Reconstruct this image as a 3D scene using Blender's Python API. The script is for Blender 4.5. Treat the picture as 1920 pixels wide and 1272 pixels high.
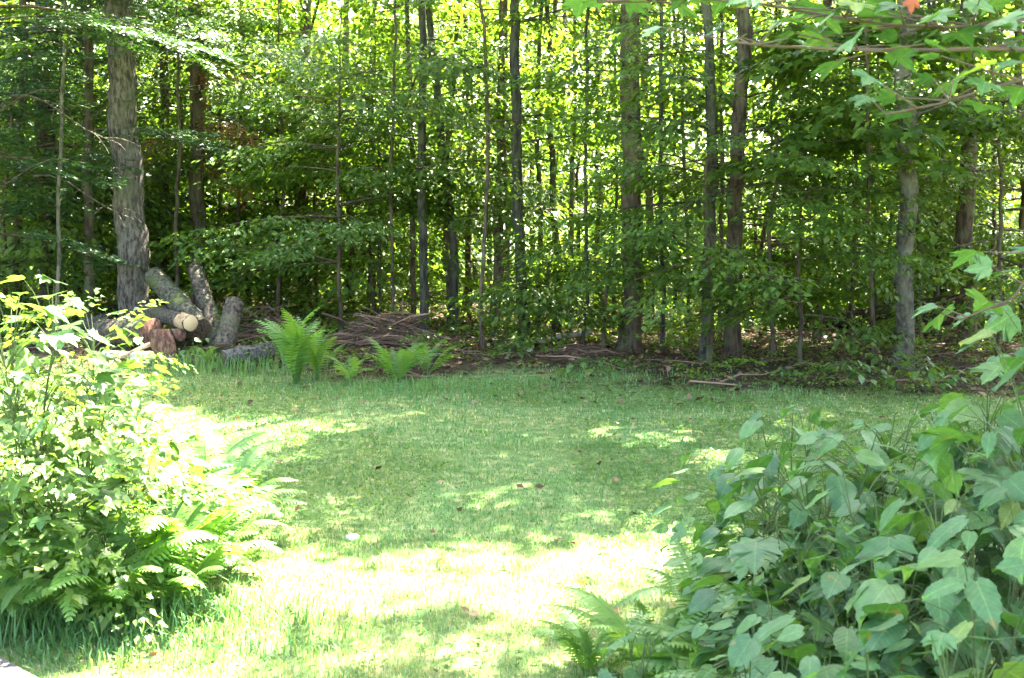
import bpy, math, random
import numpy as np
from mathutils import Vector, Matrix, Quaternion

for o in list(bpy.data.objects):
    bpy.data.objects.remove(o)
SC = bpy.context.scene
COL = SC.collection
random.seed(7)
RNG = np.random.default_rng(7)

# ------------------------------------------------------------------ camera, sky, sun, exposure
CAM_Z, FPX = 1.7, 2262.0            # eye height, focal length in pixels of the 1920 wide photograph
PITCH = math.atan(236 / FPX)
cam = bpy.data.cameras.new("camera"); camo = bpy.data.objects.new("camera", cam); COL.objects.link(camo)
camo.location = (0, 0, CAM_Z); camo.rotation_euler = (math.pi / 2 - PITCH, 0, 0)
cam.sensor_width = 36; cam.lens = 36 * FPX / 1920; cam.clip_start = .05; cam.clip_end = 2000
cam.dof.use_dof = True; cam.dof.focus_distance = 10.5; cam.dof.aperture_fstop = 8
SC.camera = camo

SUN_EL, SUN_AZ = math.radians(59), math.radians(33)       # azimuth from +Y towards +X
S = Vector((math.cos(SUN_EL) * math.sin(SUN_AZ), math.cos(SUN_EL) * math.cos(SUN_AZ), math.sin(SUN_EL)))
world = bpy.data.worlds.new("World"); SC.world = world; world.use_nodes = True
wn = world.node_tree; wn.nodes.clear()
sky = wn.nodes.new("ShaderNodeTexSky"); sky.sky_type = 'NISHITA'; sky.sun_disc = False
sky.sun_elevation = SUN_EL; sky.sun_rotation = SUN_AZ; sky.air_density = 1.0; sky.dust_density = 3.5; sky.ozone_density = .4
bg = wn.nodes.new("ShaderNodeBackground"); bg.inputs[1].default_value = .09
wo = wn.nodes.new("ShaderNodeOutputWorld")
wn.links.new(sky.outputs[0], bg.inputs[0]); wn.links.new(bg.outputs[0], wo.inputs[0])
sun = bpy.data.lights.new("sun", 'SUN'); sun.energy = 5.0; sun.angle = math.radians(.55); sun.color = (1, .95, .84)
suno = bpy.data.objects.new("sun", sun); COL.objects.link(suno)
suno.rotation_euler = (-S).to_track_quat('-Z', 'Y').to_euler(); suno.location = (8, 8, 30)
vs = SC.view_settings
vs.view_transform = 'Standard'; vs.look = 'None'; vs.gamma = 1; vs.use_curve_mapping = False
vs.exposure = 4.6
SC.render.engine = 'CYCLES'
cy = SC.cycles
cy.max_bounces = 5; cy.diffuse_bounces = 4; cy.glossy_bounces = 2; cy.transmission_bounces = 4; cy.transparent_max_bounces = 4
cy.caustics_reflective = False; cy.caustics_refractive = False
cy.use_denoising = True; cy.use_adaptive_sampling = True; cy.adaptive_threshold = .02; cy.sample_clamp_indirect = 6

# ------------------------------------------------------------------ calibration helpers
CP, SP = math.cos(PITCH), math.sin(PITCH)
def P(px, py, d):
    """world point at ground distance d along the line of sight through a pixel of the photograph"""
    a, b = (px - 960) / FPX, (636 - py) / FPX
    dy, dz = CP + b * SP, -SP + b * CP
    return Vector((a / dy * d, d, CAM_Z + dz / dy * d))
def GX(px, d): return P(px, 636, d).x
def ground_d(py): return CAM_Z * FPX / max(py - 400, 1e-3)
def to_px(x, y, z=0.0):
    zc = y * CP - (z - CAM_Z) * SP
    yc = y * SP + (z - CAM_Z) * CP
    return 960 + FPX * x / zc, 636 - FPX * yc / zc

def _hash(ix, iy, s):
    h = np.sin(ix * 127.1 + iy * 311.7 + s * 74.7) * 43758.5453
    return h - np.floor(h)
def vnoise(x, y, sc=1.0, s=0):
    x = np.asarray(x, float) / sc; y = np.asarray(y, float) / sc
    ix, iy = np.floor(x), np.floor(y); fx, fy = x - ix, y - iy
    fx, fy = fx * fx * (3 - 2 * fx), fy * fy * (3 - 2 * fy)
    a, b, c, d = _hash(ix, iy, s), _hash(ix + 1, iy, s), _hash(ix, iy + 1, s), _hash(ix + 1, iy + 1, s)
    return (a * (1 - fx) + b * fx) * (1 - fy) + (c * (1 - fx) + d * fx) * fy
def fnoise(x, y, sc=1.0, s=0):
    return .55 * vnoise(x, y, sc, s) + .3 * vnoise(x, y, sc * .47, s + 3) + .15 * vnoise(x, y, sc * .21, s + 5)
def sstep(a, b, v):
    t = np.clip((np.asarray(v, float) - a) / (b - a), 0, 1); return t * t * (3 - 2 * t)

def lawn_edge(x):
    return np.interp(x, [-9, -4.2, -2, -.3, 1.04, 2.2, 3.6, 9], [13.4, 13.2, 12.4, 12.7, 12.3, 11.5, 11.0, 10.8])
def lawn(x, y):
    e = lawn_edge(x) + (fnoise(x, y, .9, 11) - .5) * 2.4
    return 1 - sstep(-.6, .5, np.asarray(y) - e)
def height(x, y):
    x = np.asarray(x, float); y = np.asarray(y, float)
    f = 1 - lawn(x, y)
    h = .015 * (vnoise(x, y, 1.3, 1) - .5) + f * (.16 * (vnoise(x, y, 2.2, 2) - .35) + .05 * (vnoise(x, y, .5, 4) - .5))
    h = h + .16 * np.exp(-(((x + 4.3) / 1.1) ** 2 + ((y - 14.3) / .8) ** 2))
    h = h + .10 * np.exp(-(((x + 1.6) / 1.0) ** 2 + ((y - 15.0) / .9) ** 2))
    return h * sstep(0, 1, (60 - y) / 20 + .001)
def H(x, y): return float(height(x, y))

# ------------------------------------------------------------------ mesh helpers
def mesh(name, V, F, mat=None, attr=None, smooth=False):
    V = np.asarray(V, np.float32).reshape(-1, 3); F = np.asarray(F, np.int32)
    me = bpy.data.meshes.new(name)
    k = F.shape[1]
    me.vertices.add(len(V)); me.vertices.foreach_set("co", V.ravel())
    me.loops.add(F.size); me.loops.foreach_set("vertex_index", F.ravel())
    me.polygons.add(len(F)); me.polygons.foreach_set("loop_start", np.arange(0, F.size, k, dtype=np.int32))
    me.polygons.foreach_set("loop_total", np.full(len(F), k, np.int32))
    if smooth: me.polygons.foreach_set("use_smooth", np.ones(len(F), bool))
    if attr is not None:
        at = me.attributes.new("lv", 'FLOAT', 'POINT'); at.data.foreach_set("value", np.asarray(attr, np.float32))
    me.update(); me.validate()
    if mat: me.materials.append(mat)
    return me
def obj(name, me, parent=None, M=None):
    o = bpy.data.objects.new(name, me); COL.objects.link(o)
    if parent: o.parent = parent
    if M is not None: o.matrix_basis = M
    return o
def tag(o, label, cat, group=None, kind=None):
    if label: o['label'] = label
    if cat: o['category'] = cat
    if group: o['group'] = group
    if kind: o['kind'] = kind
    return o
def empty(name, loc, label, cat, group=None):
    o = bpy.data.objects.new(name, None); COL.objects.link(o); o.location = loc; o.empty_display_size = .1
    return tag(o, label, cat, group)

class MB:
    def __init__(s): s.V, s.F, s.A, s.n = [], [], [], 0
    def add(s, V, F, a=None):
        V = np.asarray(V, float).reshape(-1, 3); F = np.asarray(F, int)
        s.V.append(V); s.F.append(F + s.n); s.n += len(V)
        s.A.append(np.full(len(V), .5) if a is None else np.broadcast_to(np.asarray(a, float), (len(V),)))
    def build(s, name, mat, parent=None, smooth=False, origin=(0, 0, 0)):
        if not s.V: return None
        V = np.concatenate(s.V) - np.asarray(origin, float)
        return obj(name, mesh(name, V, np.concatenate(s.F), mat, np.concatenate(s.A), smooth), parent)

def tube(pts, rad, n=6, rough=0.0, seed=0, cap=False):
    """tapered tube through pts; triangles"""
    pts = np.asarray(pts, float); rad = np.asarray(rad, float); m = len(pts)
    T = np.gradient(pts, axis=0); T /= np.linalg.norm(T, axis=1)[:, None] + 1e-9
    ref = np.array([1., 0, 0]) if abs(T[0][0]) < .8 else np.array([0, 1., 0])
    U = np.cross(T, ref); U /= np.linalg.norm(U, axis=1)[:, None] + 1e-9
    W = np.cross(T, U)
    a = np.linspace(0, 2 * np.pi, n, endpoint=False)
    r = rad[:, None] * np.ones(n)[None]
    if rough:
        rg = np.random.default_rng(seed)
        r = r * (1 + rough * (rg.random((m, n)) - .5) + rough * 1.2 * (rg.random(n)[None] - .5))
    V = pts[:, None] + r[..., None] * (np.cos(a)[None, :, None] * U[:, None] + np.sin(a)[None, :, None] * W[:, None])
    i = np.arange(m - 1)[:, None] * n; j = np.arange(n)[None]; j2 = (j + 1) % n
    A, B, C, D = (i + j).ravel(), (i + j2).ravel(), (i + n + j2).ravel(), (i + n + j).ravel()
    F = np.concatenate([np.stack([A, B, C], 1), np.stack([A, C, D], 1)])
    V = V.reshape(-1, 3)
    if cap:
        b = len(V); V = np.concatenate([V, [pts[0], pts[-1]]])
        k = np.arange(n)
        F = np.concatenate([F, np.stack([np.full(n, b), (k + 1) % n, k], 1), np.stack([np.full(n, b + 1), (m - 1) * n + k, (m - 1) * n + (k + 1) % n], 1)])
    return V, F

def barky(V, n, m, amp, seed, per=7, lon=3.0):
    """push a tube's vertices in and out along broken vertical plates"""
    V = V.copy().reshape(m, n, 3); c = V.mean(1, keepdims=True); a = np.arange(n)[None] * (per / n) * np.ones((m, 1)); z = np.arange(m)[:, None] / m * lon * np.ones((1, n))
    ns = 0
    for sc_, w in ((1., .5), (.45, .3), (.22, .2)):
        k0, k1 = vnoise(a, z, sc_, seed), vnoise(a + per, z, sc_, seed); t = np.arange(n)[None] / n
        ns = ns + w * (k1 * (1 - t) + k0 * t)          # seamless round the stem
    return (c + (V - c) * (1 + amp * (ns[..., None] - .5))).reshape(-1, 3)
# ------------------------------------------------------------------ materials
def nodes(name):
    m = bpy.data.materials.new(name); m.use_nodes = True
    nt = m.node_tree; nt.nodes.clear()
    out = nt.nodes.new("ShaderNodeOutputMaterial")
    return m, nt, out, nt.links.new
def ramp(nt, stops):
    r = nt.nodes.new("ShaderNodeValToRGB"); e = r.color_ramp.elements
    while len(e) < len(stops): e.new(.5)
    for k, (p, c) in enumerate(stops): e[k].position = p; e[k].color = (*c, 1)
    return r
def leaf_mat(name, stops, trans=.42, tint=(1.9, 1.75, .55), rough=.45, spec=.45, per_object=False, vein=False):
    m, nt, out, L = nodes(name)
    if per_object:
        src = nt.nodes.new("ShaderNodeObjectInfo").outputs["Random"]
    else:
        a = nt.nodes.new("ShaderNodeAttribute"); a.attribute_name = "lv"; src = a.outputs["Fac"]
    r = ramp(nt, stops); L(src, r.inputs[0]); colr = r.outputs[0]
    tc = nt.nodes.new("ShaderNodeTexCoord")
    if vein:
        ns = nt.nodes.new("ShaderNodeTexNoise"); ns.inputs["Scale"].default_value = 5; ns.inputs["Detail"].default_value = 4
        L(tc.outputs["Object"], ns.inputs["Vector"])
        mx = nt.nodes.new("ShaderNodeMix"); mx.data_type = 'RGBA'; mx.blend_type = 'MULTIPLY'
        rr = ramp(nt, [(.3, (.72, .74, .7)), (.7, (1.18, 1.15, 1.1))]); L(ns.outputs[0], rr.inputs[0])
        mx.inputs[0].default_value = 1; L(colr, mx.inputs[6]); L(rr.outputs[0], mx.inputs[7]); colr = mx.outputs[2]
        oi = nt.nodes.new("ShaderNodeObjectInfo"); of = nt.nodes.new("ShaderNodeVectorMath"); of.operation = 'ADD'
        ml_ = nt.nodes.new("ShaderNodeMath"); ml_.operation = 'MULTIPLY'; ml_.inputs[1].default_value = 37; L(oi.outputs["Random"], ml_.inputs[0])
        L(tc.outputs["Object"], of.inputs[0]); L(ml_.outputs[0], of.inputs[1])
        nb_ = nt.nodes.new("ShaderNodeTexNoise"); nb_.inputs["Scale"].default_value = 3.2; nb_.inputs["Detail"].default_value = 6; L(of.outputs[0], nb_.inputs["Vector"])
        rb = ramp(nt, [(.66, (0, 0, 0)), (.7, (.75, .75, .75))]); L(nb_.outputs[0], rb.inputs[0])
        mb_ = nt.nodes.new("ShaderNodeMix"); mb_.data_type = 'RGBA'; L(rb.outputs[0], mb_.inputs[0]); L(colr, mb_.inputs[6]); mb_.inputs[7].default_value = (.16, .12, .03, 1); colr = mb_.outputs[2]
        # pinnate veins: slightly paler ridges
        wv = nt.nodes.new("ShaderNodeTexWave"); wv.wave_type = 'BANDS'; wv.bands_direction = 'Y'
        wv.inputs["Scale"].default_value = 2.6; wv.inputs["Distortion"].default_value = 0
        sep = nt.nodes.new("ShaderNodeSeparateXYZ"); L(tc.outputs["Object"], sep.inputs[0])
        ab = nt.nodes.new("ShaderNodeMath"); ab.operation = 'ABSOLUTE'; L(sep.outputs[0], ab.inputs[0])
        mu = nt.nodes.new("ShaderNodeMath"); mu.operation = 'MULTIPLY_ADD'; mu.inputs[1].default_value = -.9; L(ab.outputs[0], mu.inputs[0]); L(sep.outputs[1], mu.inputs[2])
        cb = nt.nodes.new("ShaderNodeCombineXYZ"); L(mu.outputs[0], cb.inputs[1]); L(cb.outputs[0], wv.inputs["Vector"])
        rv = ramp(nt, [(.0, (1, 1, 1)), (.16, (0, 0, 0))]); L(wv.outputs["Fac"], rv.inputs[0])
        rm = ramp(nt, [(.008, (1, 1, 1)), (.022, (0, 0, 0))]); L(ab.outputs[0], rm.inputs[0])
        mxm = nt.nodes.new("ShaderNodeMath"); mxm.operation = 'MAXIMUM'; L(rm.outputs[0], mxm.inputs[0])
        sc2 = nt.nodes.new("ShaderNodeMath"); sc2.operation = 'MULTIPLY'; sc2.inputs[1].default_value = .45; L(rv.outputs[0], sc2.inputs[0]); L(sc2.outputs[0], mxm.inputs[1])
        sc3 = nt.nodes.new("ShaderNodeMath"); sc3.operation = 'MULTIPLY'; sc3.inputs[1].default_value = .55; L(mxm.outputs[0], sc3.inputs[0])
        mv = nt.nodes.new("ShaderNodeMix"); mv.data_type = 'RGBA'; mv.blend_type = 'MULTIPLY'; L(sc3.outputs[0], mv.inputs[0]); L(colr, mv.inputs[6]); mv.inputs[7].default_value = (2.2, 1.9, 1.7, 1); colr = mv.outputs[2]
    pb = nt.nodes.new("ShaderNodeBsdfPrincipled"); pb.inputs["Roughness"].default_value = rough
    pb.inputs["Specular IOR Level"].default_value = spec
    L(colr, pb.inputs["Base Color"])
    if vein:
        bp = nt.nodes.new("ShaderNodeBump"); bp.inputs["Strength"].default_value = .14; bp.inputs["Distance"].default_value = .003
        L(wv.outputs["Fac"], bp.inputs["Height"]); L(bp.outputs[0], pb.inputs["Normal"])
    mt = nt.nodes.new("ShaderNodeMix"); mt.data_type = 'RGBA'; mt.blend_type = 'MULTIPLY'; mt.inputs[0].default_value = 1
    mt.inputs[7].default_value = (*tint, 1); L(colr, mt.inputs[6])
    tr = nt.nodes.new("ShaderNodeBsdfTranslucent"); L(mt.outputs[2], tr.inputs[0])
    ms = nt.nodes.new("ShaderNodeMixShader"); ms.inputs[0].default_value = trans
    L(pb.outputs[0], ms.inputs[1]); L(tr.outputs[0], ms.inputs[2]); L(ms.outputs[0], out.inputs[0])
    return m
def bark_mat(name, dark, light, patch=None, scale=14, stretch=.18, bump=.6, patch_amt=.5):
    m, nt, out, L = nodes(name)
    g = nt.nodes.new("ShaderNodeNewGeometry")
    mp = nt.nodes.new("ShaderNodeMapping"); mp.inputs["Scale"].default_value = (1, 1, stretch); L(g.outputs["Position"], mp.inputs[0])
    n1 = nt.nodes.new("ShaderNodeTexNoise"); n1.inputs["Scale"].default_value = scale; n1.inputs["Detail"].default_value = 6; n1.inputs["Roughness"].default_value = .7
    L(mp.outputs[0], n1.inputs["Vector"])
    r = ramp(nt, [(.41, dark), (.6, light)]); L(n1.outputs[0], r.inputs[0]); c = r.outputs[0]
    if patch:
        n2 = nt.nodes.new("ShaderNodeTexNoise"); n2.inputs["Scale"].default_value = 4.5; n2.inputs["Detail"].default_value = 4; L(g.outputs["Position"], n2.inputs["Vector"])
        r2 = ramp(nt, [(.5, (0, 0, 0)), (.62, (patch_amt,) * 3)]); L(n2.outputs[0], r2.inputs[0])
        mx = nt.nodes.new("ShaderNodeMix"); mx.data_type = 'RGBA'; L(r2.outputs[0], mx.inputs[0]); L(c, mx.inputs[6]); mx.inputs[7].default_value = (*patch, 1); c = mx.outputs[2]
    pb = nt.nodes.new("ShaderNodeBsdfPrincipled"); pb.inputs["Roughness"].default_value = .9; pb.inputs["Specular IOR Level"].default_value = .15
    bp = nt.nodes.new("ShaderNodeBump"); bp.inputs["Strength"].default_value = bump; bp.inputs["Distance"].default_value = .02
    L(n1.outputs[0], bp.inputs["Height"]); L(bp.outputs[0], pb.inputs["Normal"]); L(c, pb.inputs["Base Color"]); L(pb.outputs[0], out.inputs[0])
    return m
def plain_mat(name, c1, c2, scale=8, rough=.85, attr=False):
    m, nt, out, L = nodes(name)
    if attr:
        a = nt.nodes.new("ShaderNodeAttribute"); a.attribute_name = "lv"; src = a.outputs["Fac"]
    else:
        tc = nt.nodes.new("ShaderNodeTexCoord"); n = nt.nodes.new("ShaderNodeTexNoise"); n.inputs["Scale"].default_value = scale; n.inputs["Detail"].default_value = 5
        L(tc.outputs["Object"], n.inputs["Vector"]); src = n.outputs[0]
    r = ramp(nt, [(.3 if not attr else 0, c1), (.7 if not attr else 1, c2)]); L(src, r.inputs[0])
    pb = nt.nodes.new("ShaderNodeBsdfPrincipled"); pb.inputs["Roughness"].default_value = rough; pb.inputs["Specular IOR Level"].default_value = .2
    L(r.outputs[0], pb.inputs["Base Color"]); L(pb.outputs[0], out.inputs[0])
    return m
def ground_mat():
    m, nt, out, L = nodes("ground_soil_and_thatch")
    a = nt.nodes.new("ShaderNodeAttribute"); a.attribute_name = "lv"
    g = nt.nodes.new("ShaderNodeNewGeometry")
    n1 = nt.nodes.new("ShaderNodeTexNoise"); n1.inputs["Scale"].default_value = 9; n1.inputs["Detail"].default_value = 8; L(g.outputs["Position"], n1.inputs["Vector"])
    n2 = nt.nodes.new("ShaderNodeTexNoise"); n2.inputs["Scale"].default_value = 1.6; n2.inputs["Detail"].default_value = 5; L(g.outputs["Position"], n2.inputs["Vector"])
    rl = ramp(nt, [(.3, (.06, .1, .035)), (.5, (.11, .15, .06)), (.72, (.24, .23, .12))]); L(n1.outputs[0], rl.inputs[0])
    rl2 = ramp(nt, [(.35, (.8, .95, .75)), (.7, (1.25, 1.1, .9))]); L(n2.outputs[0], rl2.inputs[0])
    ml = nt.nodes.new("ShaderNodeMix"); ml.data_type = 'RGBA'; ml.blend_type = 'MULTIPLY'; ml.inputs[0].default_value = 1; L(rl.outputs[0], ml.inputs[6]); L(rl2.outputs[0], ml.inputs[7])
    rf = ramp(nt, [(.3, (.018, .014, .008)), (.55, (.045, .032, .017)), (.75, (.1, .07, .04))]); L(n1.outputs[0], rf.inputs[0])
    mx = nt.nodes.new("ShaderNodeMix"); mx.data_type = 'RGBA'; L(a.outputs["Fac"], mx.inputs[0]); L(rf.outputs[0], mx.inputs[6]); L(ml.outputs[2], mx.inputs[7])
    pb = nt.nodes.new("ShaderNodeBsdfPrincipled"); pb.inputs["Roughness"].default_value = .95; pb.inputs["Specular IOR Level"].default_value = .1
    bp = nt.nodes.new("ShaderNodeBump"); bp.inputs["Strength"].default_value = .7; bp.inputs["Distance"].default_value = .03
    L(n1.outputs[0], bp.inputs["Height"]); L(bp.outputs[0], pb.inputs["Normal"])
    L(mx.outputs[2], pb.inputs["Base Color"]); L(pb.outputs[0], out.inputs[0])
    return m
def cut_mat():
    m, nt, out, L = nodes("sawn_end_grain")
    tc = nt.nodes.new("ShaderNodeTexCoord")
    w = nt.nodes.new("ShaderNodeTexWave"); w.wave_type = 'RINGS'; w.rings_direction = 'Z'; w.inputs["Scale"].default_value = 18; w.inputs["Distortion"].default_value = 2.5; w.inputs["Detail"].default_value = 3
    L(tc.outputs["Object"], w.inputs["Vector"])
    r = ramp(nt, [(.2, (.36, .23, .11)), (.8, (.55, .39, .21))]); L(w.outputs["Fac"], r.inputs[0])
    pb = nt.nodes.new("ShaderNodeBsdfPrincipled"); pb.inputs["Roughness"].default_value = .8
    L(r.outputs[0], pb.inputs["Base Color"]); L(pb.outputs[0], out.inputs[0])
    return m

GREEN = [(0, (.042, .085, .014)), (.45, (.07, .125, .02)), (.8, (.105, .165, .024)), (1, (.16, .2, .03))]
M_leaf = leaf_mat("understory_leaf", GREEN, .48, (1.8, 1.8, .5), .5, .3)
M_leaf_cool = leaf_mat("cool_maple_leaf_green", [(0, (.045, .095, .02)), (.6, (.075, .14, .028)), (1, (.105, .165, .034))], .48, rough=.5, spec=.25)  # slightly bluer leaf green, also used for the clover
M_leaf_far = leaf_mat("far_leaf", [(0, (.058, .11, .02)), (.5, (.095, .155, .028)), (1, (.16, .21, .038))], .52, (1.75, 1.85, .55), .5, .3)
M_needle = leaf_mat("hemlock_needle", [(0, (.018, .05, .016)), (.6, (.035, .085, .022)), (1, (.06, .12, .03))], .2)
M_dead = leaf_mat("dead_brown_foliage", [(0, (.12, .05, .02)), (1, (.3, .15, .07))], .3, (1.3, 1, .6))
M_fern = leaf_mat("fern_green", [(0, (.07, .16, .03)), (.6, (.11, .22, .045)), (1, (.15, .26, .055))], .45, per_object=True)
M_bigleaf = leaf_mat("broad_shrub_leaf", [(0, (.034, .09, .028)), (.35, (.052, .125, .04)), (.7, (.068, .15, .046)), (.95, (.085, .165, .046)), (1, (.12, .17, .03))], .34, (1.7, 1.75, .55), .52, .45, True, True)
M_maple = leaf_mat("maple_leaf", [(0, (.04, .1, .02)), (.5, (.07, .145, .03)), (1, (.11, .18, .04))], .42, (1.8, 1.7, .55), .42, .5, True, True)
M_leaf_sun = leaf_mat("fine_bush_leaf", [(0, (.05, .11, .02)), (.5, (.09, .16, .034)), (1, (.15, .21, .05))], .45, (1.8, 1.7, .55), .4, .5)
M_redleaf = leaf_mat("orange_dead_leaf", [(0, (.25, .06, .02)), (1, (.3, .08, .025))], .4, (1.5, 1, .6), per_object=True)
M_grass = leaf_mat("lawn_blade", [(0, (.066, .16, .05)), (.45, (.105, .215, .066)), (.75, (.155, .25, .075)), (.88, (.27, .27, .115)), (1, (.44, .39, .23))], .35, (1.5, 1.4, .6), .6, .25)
M_litter = leaf_mat("fallen_leaf_brown", [(0, (.03, .016, .009)), (.5, (.09, .05, .027)), (1, (.24, .16, .09))], .15, (1.2, 1, .7), .8, .15)
M_pine = bark_mat("pine_bark", (.035, .028, .022), (.15, .125, .103), (.09, .092, .062), 26, .3, 1.0)
M_grey = bark_mat("grey_green_bark", (.022, .021, .015), (.078, .073, .053), (.09, .09, .06), 20, .25, 1.0)
M_brown = bark_mat("brown_bark", (.035, .025, .017), (.12, .085, .058), (.1, .11, .06), 18, .2, .7)
M_mottle = bark_mat("mottled_grey_bark", (.035, .032, .024), (.11, .096, .068), (.15, .138, .105), 18, .7, .9, .55)
M_logbark = bark_mat("weathered_log_bark", (.024, .019, .014), (.115, .092, .07), (.08, .085, .045), 26, 1, 1.0)
M_mossbark = bark_mat("mossy_log_bark", (.03, .026, .017), (.12, .11, .075), (.07, .09, .025), 26, 1, 1.0, .8)
M_darklog = bark_mat("dark_damp_log_bark", (.03, .026, .026), (.12, .105, .1), None, 24, .5, 1.0)
M_rot = bark_mat("rotten_fallen_trunk_bark", (.015, .01, .008), (.06, .035, .024), (.04, .05, .02), 16, .6, .8)
M_red = bark_mat("red_inner_wood", (.06, .03, .02), (.2, .105, .07), None, 26, .5, .8)
M_pale = bark_mat("pale_bleached_wood", (.28, .25, .22), (.55, .5, .45), None, 20, .5, .6)
M_tan = bark_mat("stripped_tan_wood", (.22, .14, .08), (.42, .3, .18), None, 14, 1, .5)
M_cut = cut_mat()
M_stick = plain_mat("dry_stick", (.05, .028, .018), (.24, .15, .1), attr=True)
M_twig = plain_mat("twig_bark", (.06, .04, .028), (.12, .085, .055))
M_stem = plain_mat("green_plant_stem", (.04, .075, .02), (.085, .1, .035))
M_plank = bark_mat("weathered_grey_plank", (.05, .045, .043), (.12, .105, .1), None, 30, 1, .4)
M_stone = plain_mat("pale_stone", (.4, .4, .33), (.6, .58, .5), 20)

# ------------------------------------------------------------------ ground
def build_ground():
    xs = np.concatenate([[-900, -400, -150, -60, -30, -18], np.arange(-12, 12.01, .14), [18, 30, 60, 150, 400, 900]])
    ys = np.concatenate([[-900, -300, -80, -20, -6, -2], np.arange(0, 26.01, .14), [28, 31, 35, 40, 50, 70, 100, 150, 300, 900]])
    X, Y = np.meshgrid(xs, ys)
    Z = height(X, Y)
    V = np.stack([X, Y, Z], -1).reshape(-1, 3)
    n = len(xs); i = (np.arange(len(ys) - 1)[:, None] * n + np.arange(n - 1)[None]).ravel()
    F = np.stack([i, i + 1, i + n + 1, i + n], 1)
    lw = lawn(X, Y); lw = np.maximum(lw, sstep(27, 33, Y))           # beyond the wood the ground is grassy again
    o = obj("ground", mesh("ground", V, F, ground_mat(), lw.ravel(), True)); o['kind'] = "structure"
build_ground()

# ------------------------------------------------------------------ foliage templates
def leaf_shape(kind):
    if kind == 'rhomb':
        return np.array([[0, 0, 0], [.45, .3, .04], [1, 0, -.06], [.45, -.3, .04]]), np.array([[0, 1, 2], [0, 2, 3]])
    if kind == 'ovate':
        return np.array([[0, 0, 0], [.35, .3, .06], [.42, 0, 0], [.35, -.3, .06], [1, 0, -.1]]), np.array([[0, 2, 1], [0, 3, 2], [1, 2, 4], [2, 3, 4]])
    if kind == 'maple':
        return (np.array([[0, 0, 0], [.3, 0, .03], [.42, .52, -.03], [.55, .2, .02], [1, 0, -.12], [.55, -.2, .02], [.42, -.52, -.03], [.02, .3, .02], [.02, -.3, .02]]),
                np.array([[0, 1, 7], [7, 1, 2], [2, 1, 3], [3, 1, 4], [4, 1, 5], [5, 1, 6], [6, 1, 8], [8, 1, 0]]))
    return np.array([[0, .06, 0], [0, -.06, 0], [1, 0, 0]]), np.array([[0, 1, 2]])
def rot_axes(az, pitch, roll):
    """rows of axis vectors: X along az/pitch"""
    ca, sa, cp, sp, cr, sr = np.cos(az), np.sin(az), np.cos(pitch), np.sin(pitch), np.cos(roll), np.sin(roll)
    X = np.stack([ca * cp, sa * cp, sp], -1)
    Y0 = np.stack([-sa, ca, np.zeros_like(ca)], -1); Z0 = np.cross(X, Y0)
    Y = Y0 * cr[..., None] + Z0 * sr[..., None]; Z = np.cross(X, Y)
    return np.stack([X, Y, Z], -1)         # columns = axes
def make_spray(seed, n=36, leaf=.13, kind='ovate', width=.42, flat=.07):
    rg = np.random.default_rng(seed)
    t = np.sort(rg.random(n)) ** .8
    side = np.where(rg.random(n) < .5, 1, -1)
    w = width * (1 - .55 * t) * rg.random(n) ** .6 * side
    pos = np.stack([t * (1 - .0) + np.abs(w) * .35, w, -.12 * t ** 2 - .25 * np.abs(w) ** 1.5 + flat * (rg.random(n) - .5)], 1)
    az = side * (rg.uniform(.25, 1.15, n)); pit = rg.uniform(-.75, .15, n); rol = rg.normal(0, .35, n)
    R = rot_axes(az, pit, rol); sz = leaf * rg.uniform(.65, 1.2, n)
    LV, LF = leaf_shape(kind)
    V = np.einsum('nij,kj->nki', R, LV) * sz[:, None, None] + pos[:, None]
    F = LF[None] + (np.arange(n) * len(LV))[:, None, None]
    lv = np.repeat(np.clip(rg.normal(.45, .25, n), 0, 1), len(LV))
    return V.reshape(-1, 3), F.reshape(-1, 3), lv
def make_needle_spray(seed):
    rg = np.random.default_rng(seed); Vs, az, sz = [], [], []
    for k in range(16):
        t = (k + .5) / 16; s = 1 if k % 2 else -1; Lr = .42 * (1 - .75 * t) + .05
        for q in range(9):
            u = (q + rg.random()) / 9 * Lr
            Vs.append((t + u * .55, s * u * .85, -.1 * t * t - .25 * u * u + .02 * rg.normal())); az.append(s * 1.0 + rg.choice([-1, 1]) * rg.uniform(.4, 1.0)); sz.append(rg.uniform(.08, .13))
    pos = np.array(Vs); n = len(pos); R = rot_axes(np.array(az), rg.uniform(-.4, .2, n), rg.normal(0, .5, n))
    LV = np.array([[0, .14, 0], [0, -.14, 0], [1, 0, 0]])
    V = np.einsum('nij,kj->nki', R, LV) * np.array(sz)[:, None, None] + pos[:, None]
    F = np.arange(n * 3).reshape(n, 3)
    return V.reshape(-1, 3), F, np.repeat(np.clip(rg.normal(.45, .25, n), 0, 1), 3)
T_OV = [make_spray(k, 40, .112, 'ovate') for k in range(5)]
T_MP = [make_spray(20 + k, 26, .17, 'maple') for k in range(5)]
T_MID = [make_spray(30 + k, 42, .116, 'rhomb', .45, .12) for k in range(5)]
T_FAR = [make_spray(40 + k, 34, .205, 'rhomb', .5, .3) for k in range(4)]
T_TOP = [make_spray(60 + k, 40, .17, 'rhomb', .6, .35) for k in range(4)]
T_FINE = [make_spray(90 + k, 30, .16, 'ovate', .4, .15) for k in range(4)]
T_SHADE = [make_spray(70 + k, 22, .3, 'rhomb', .6, .35) for k in range(4)]
T_ND = [make_needle_spray(80 + k) for k in range(4)]

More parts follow.
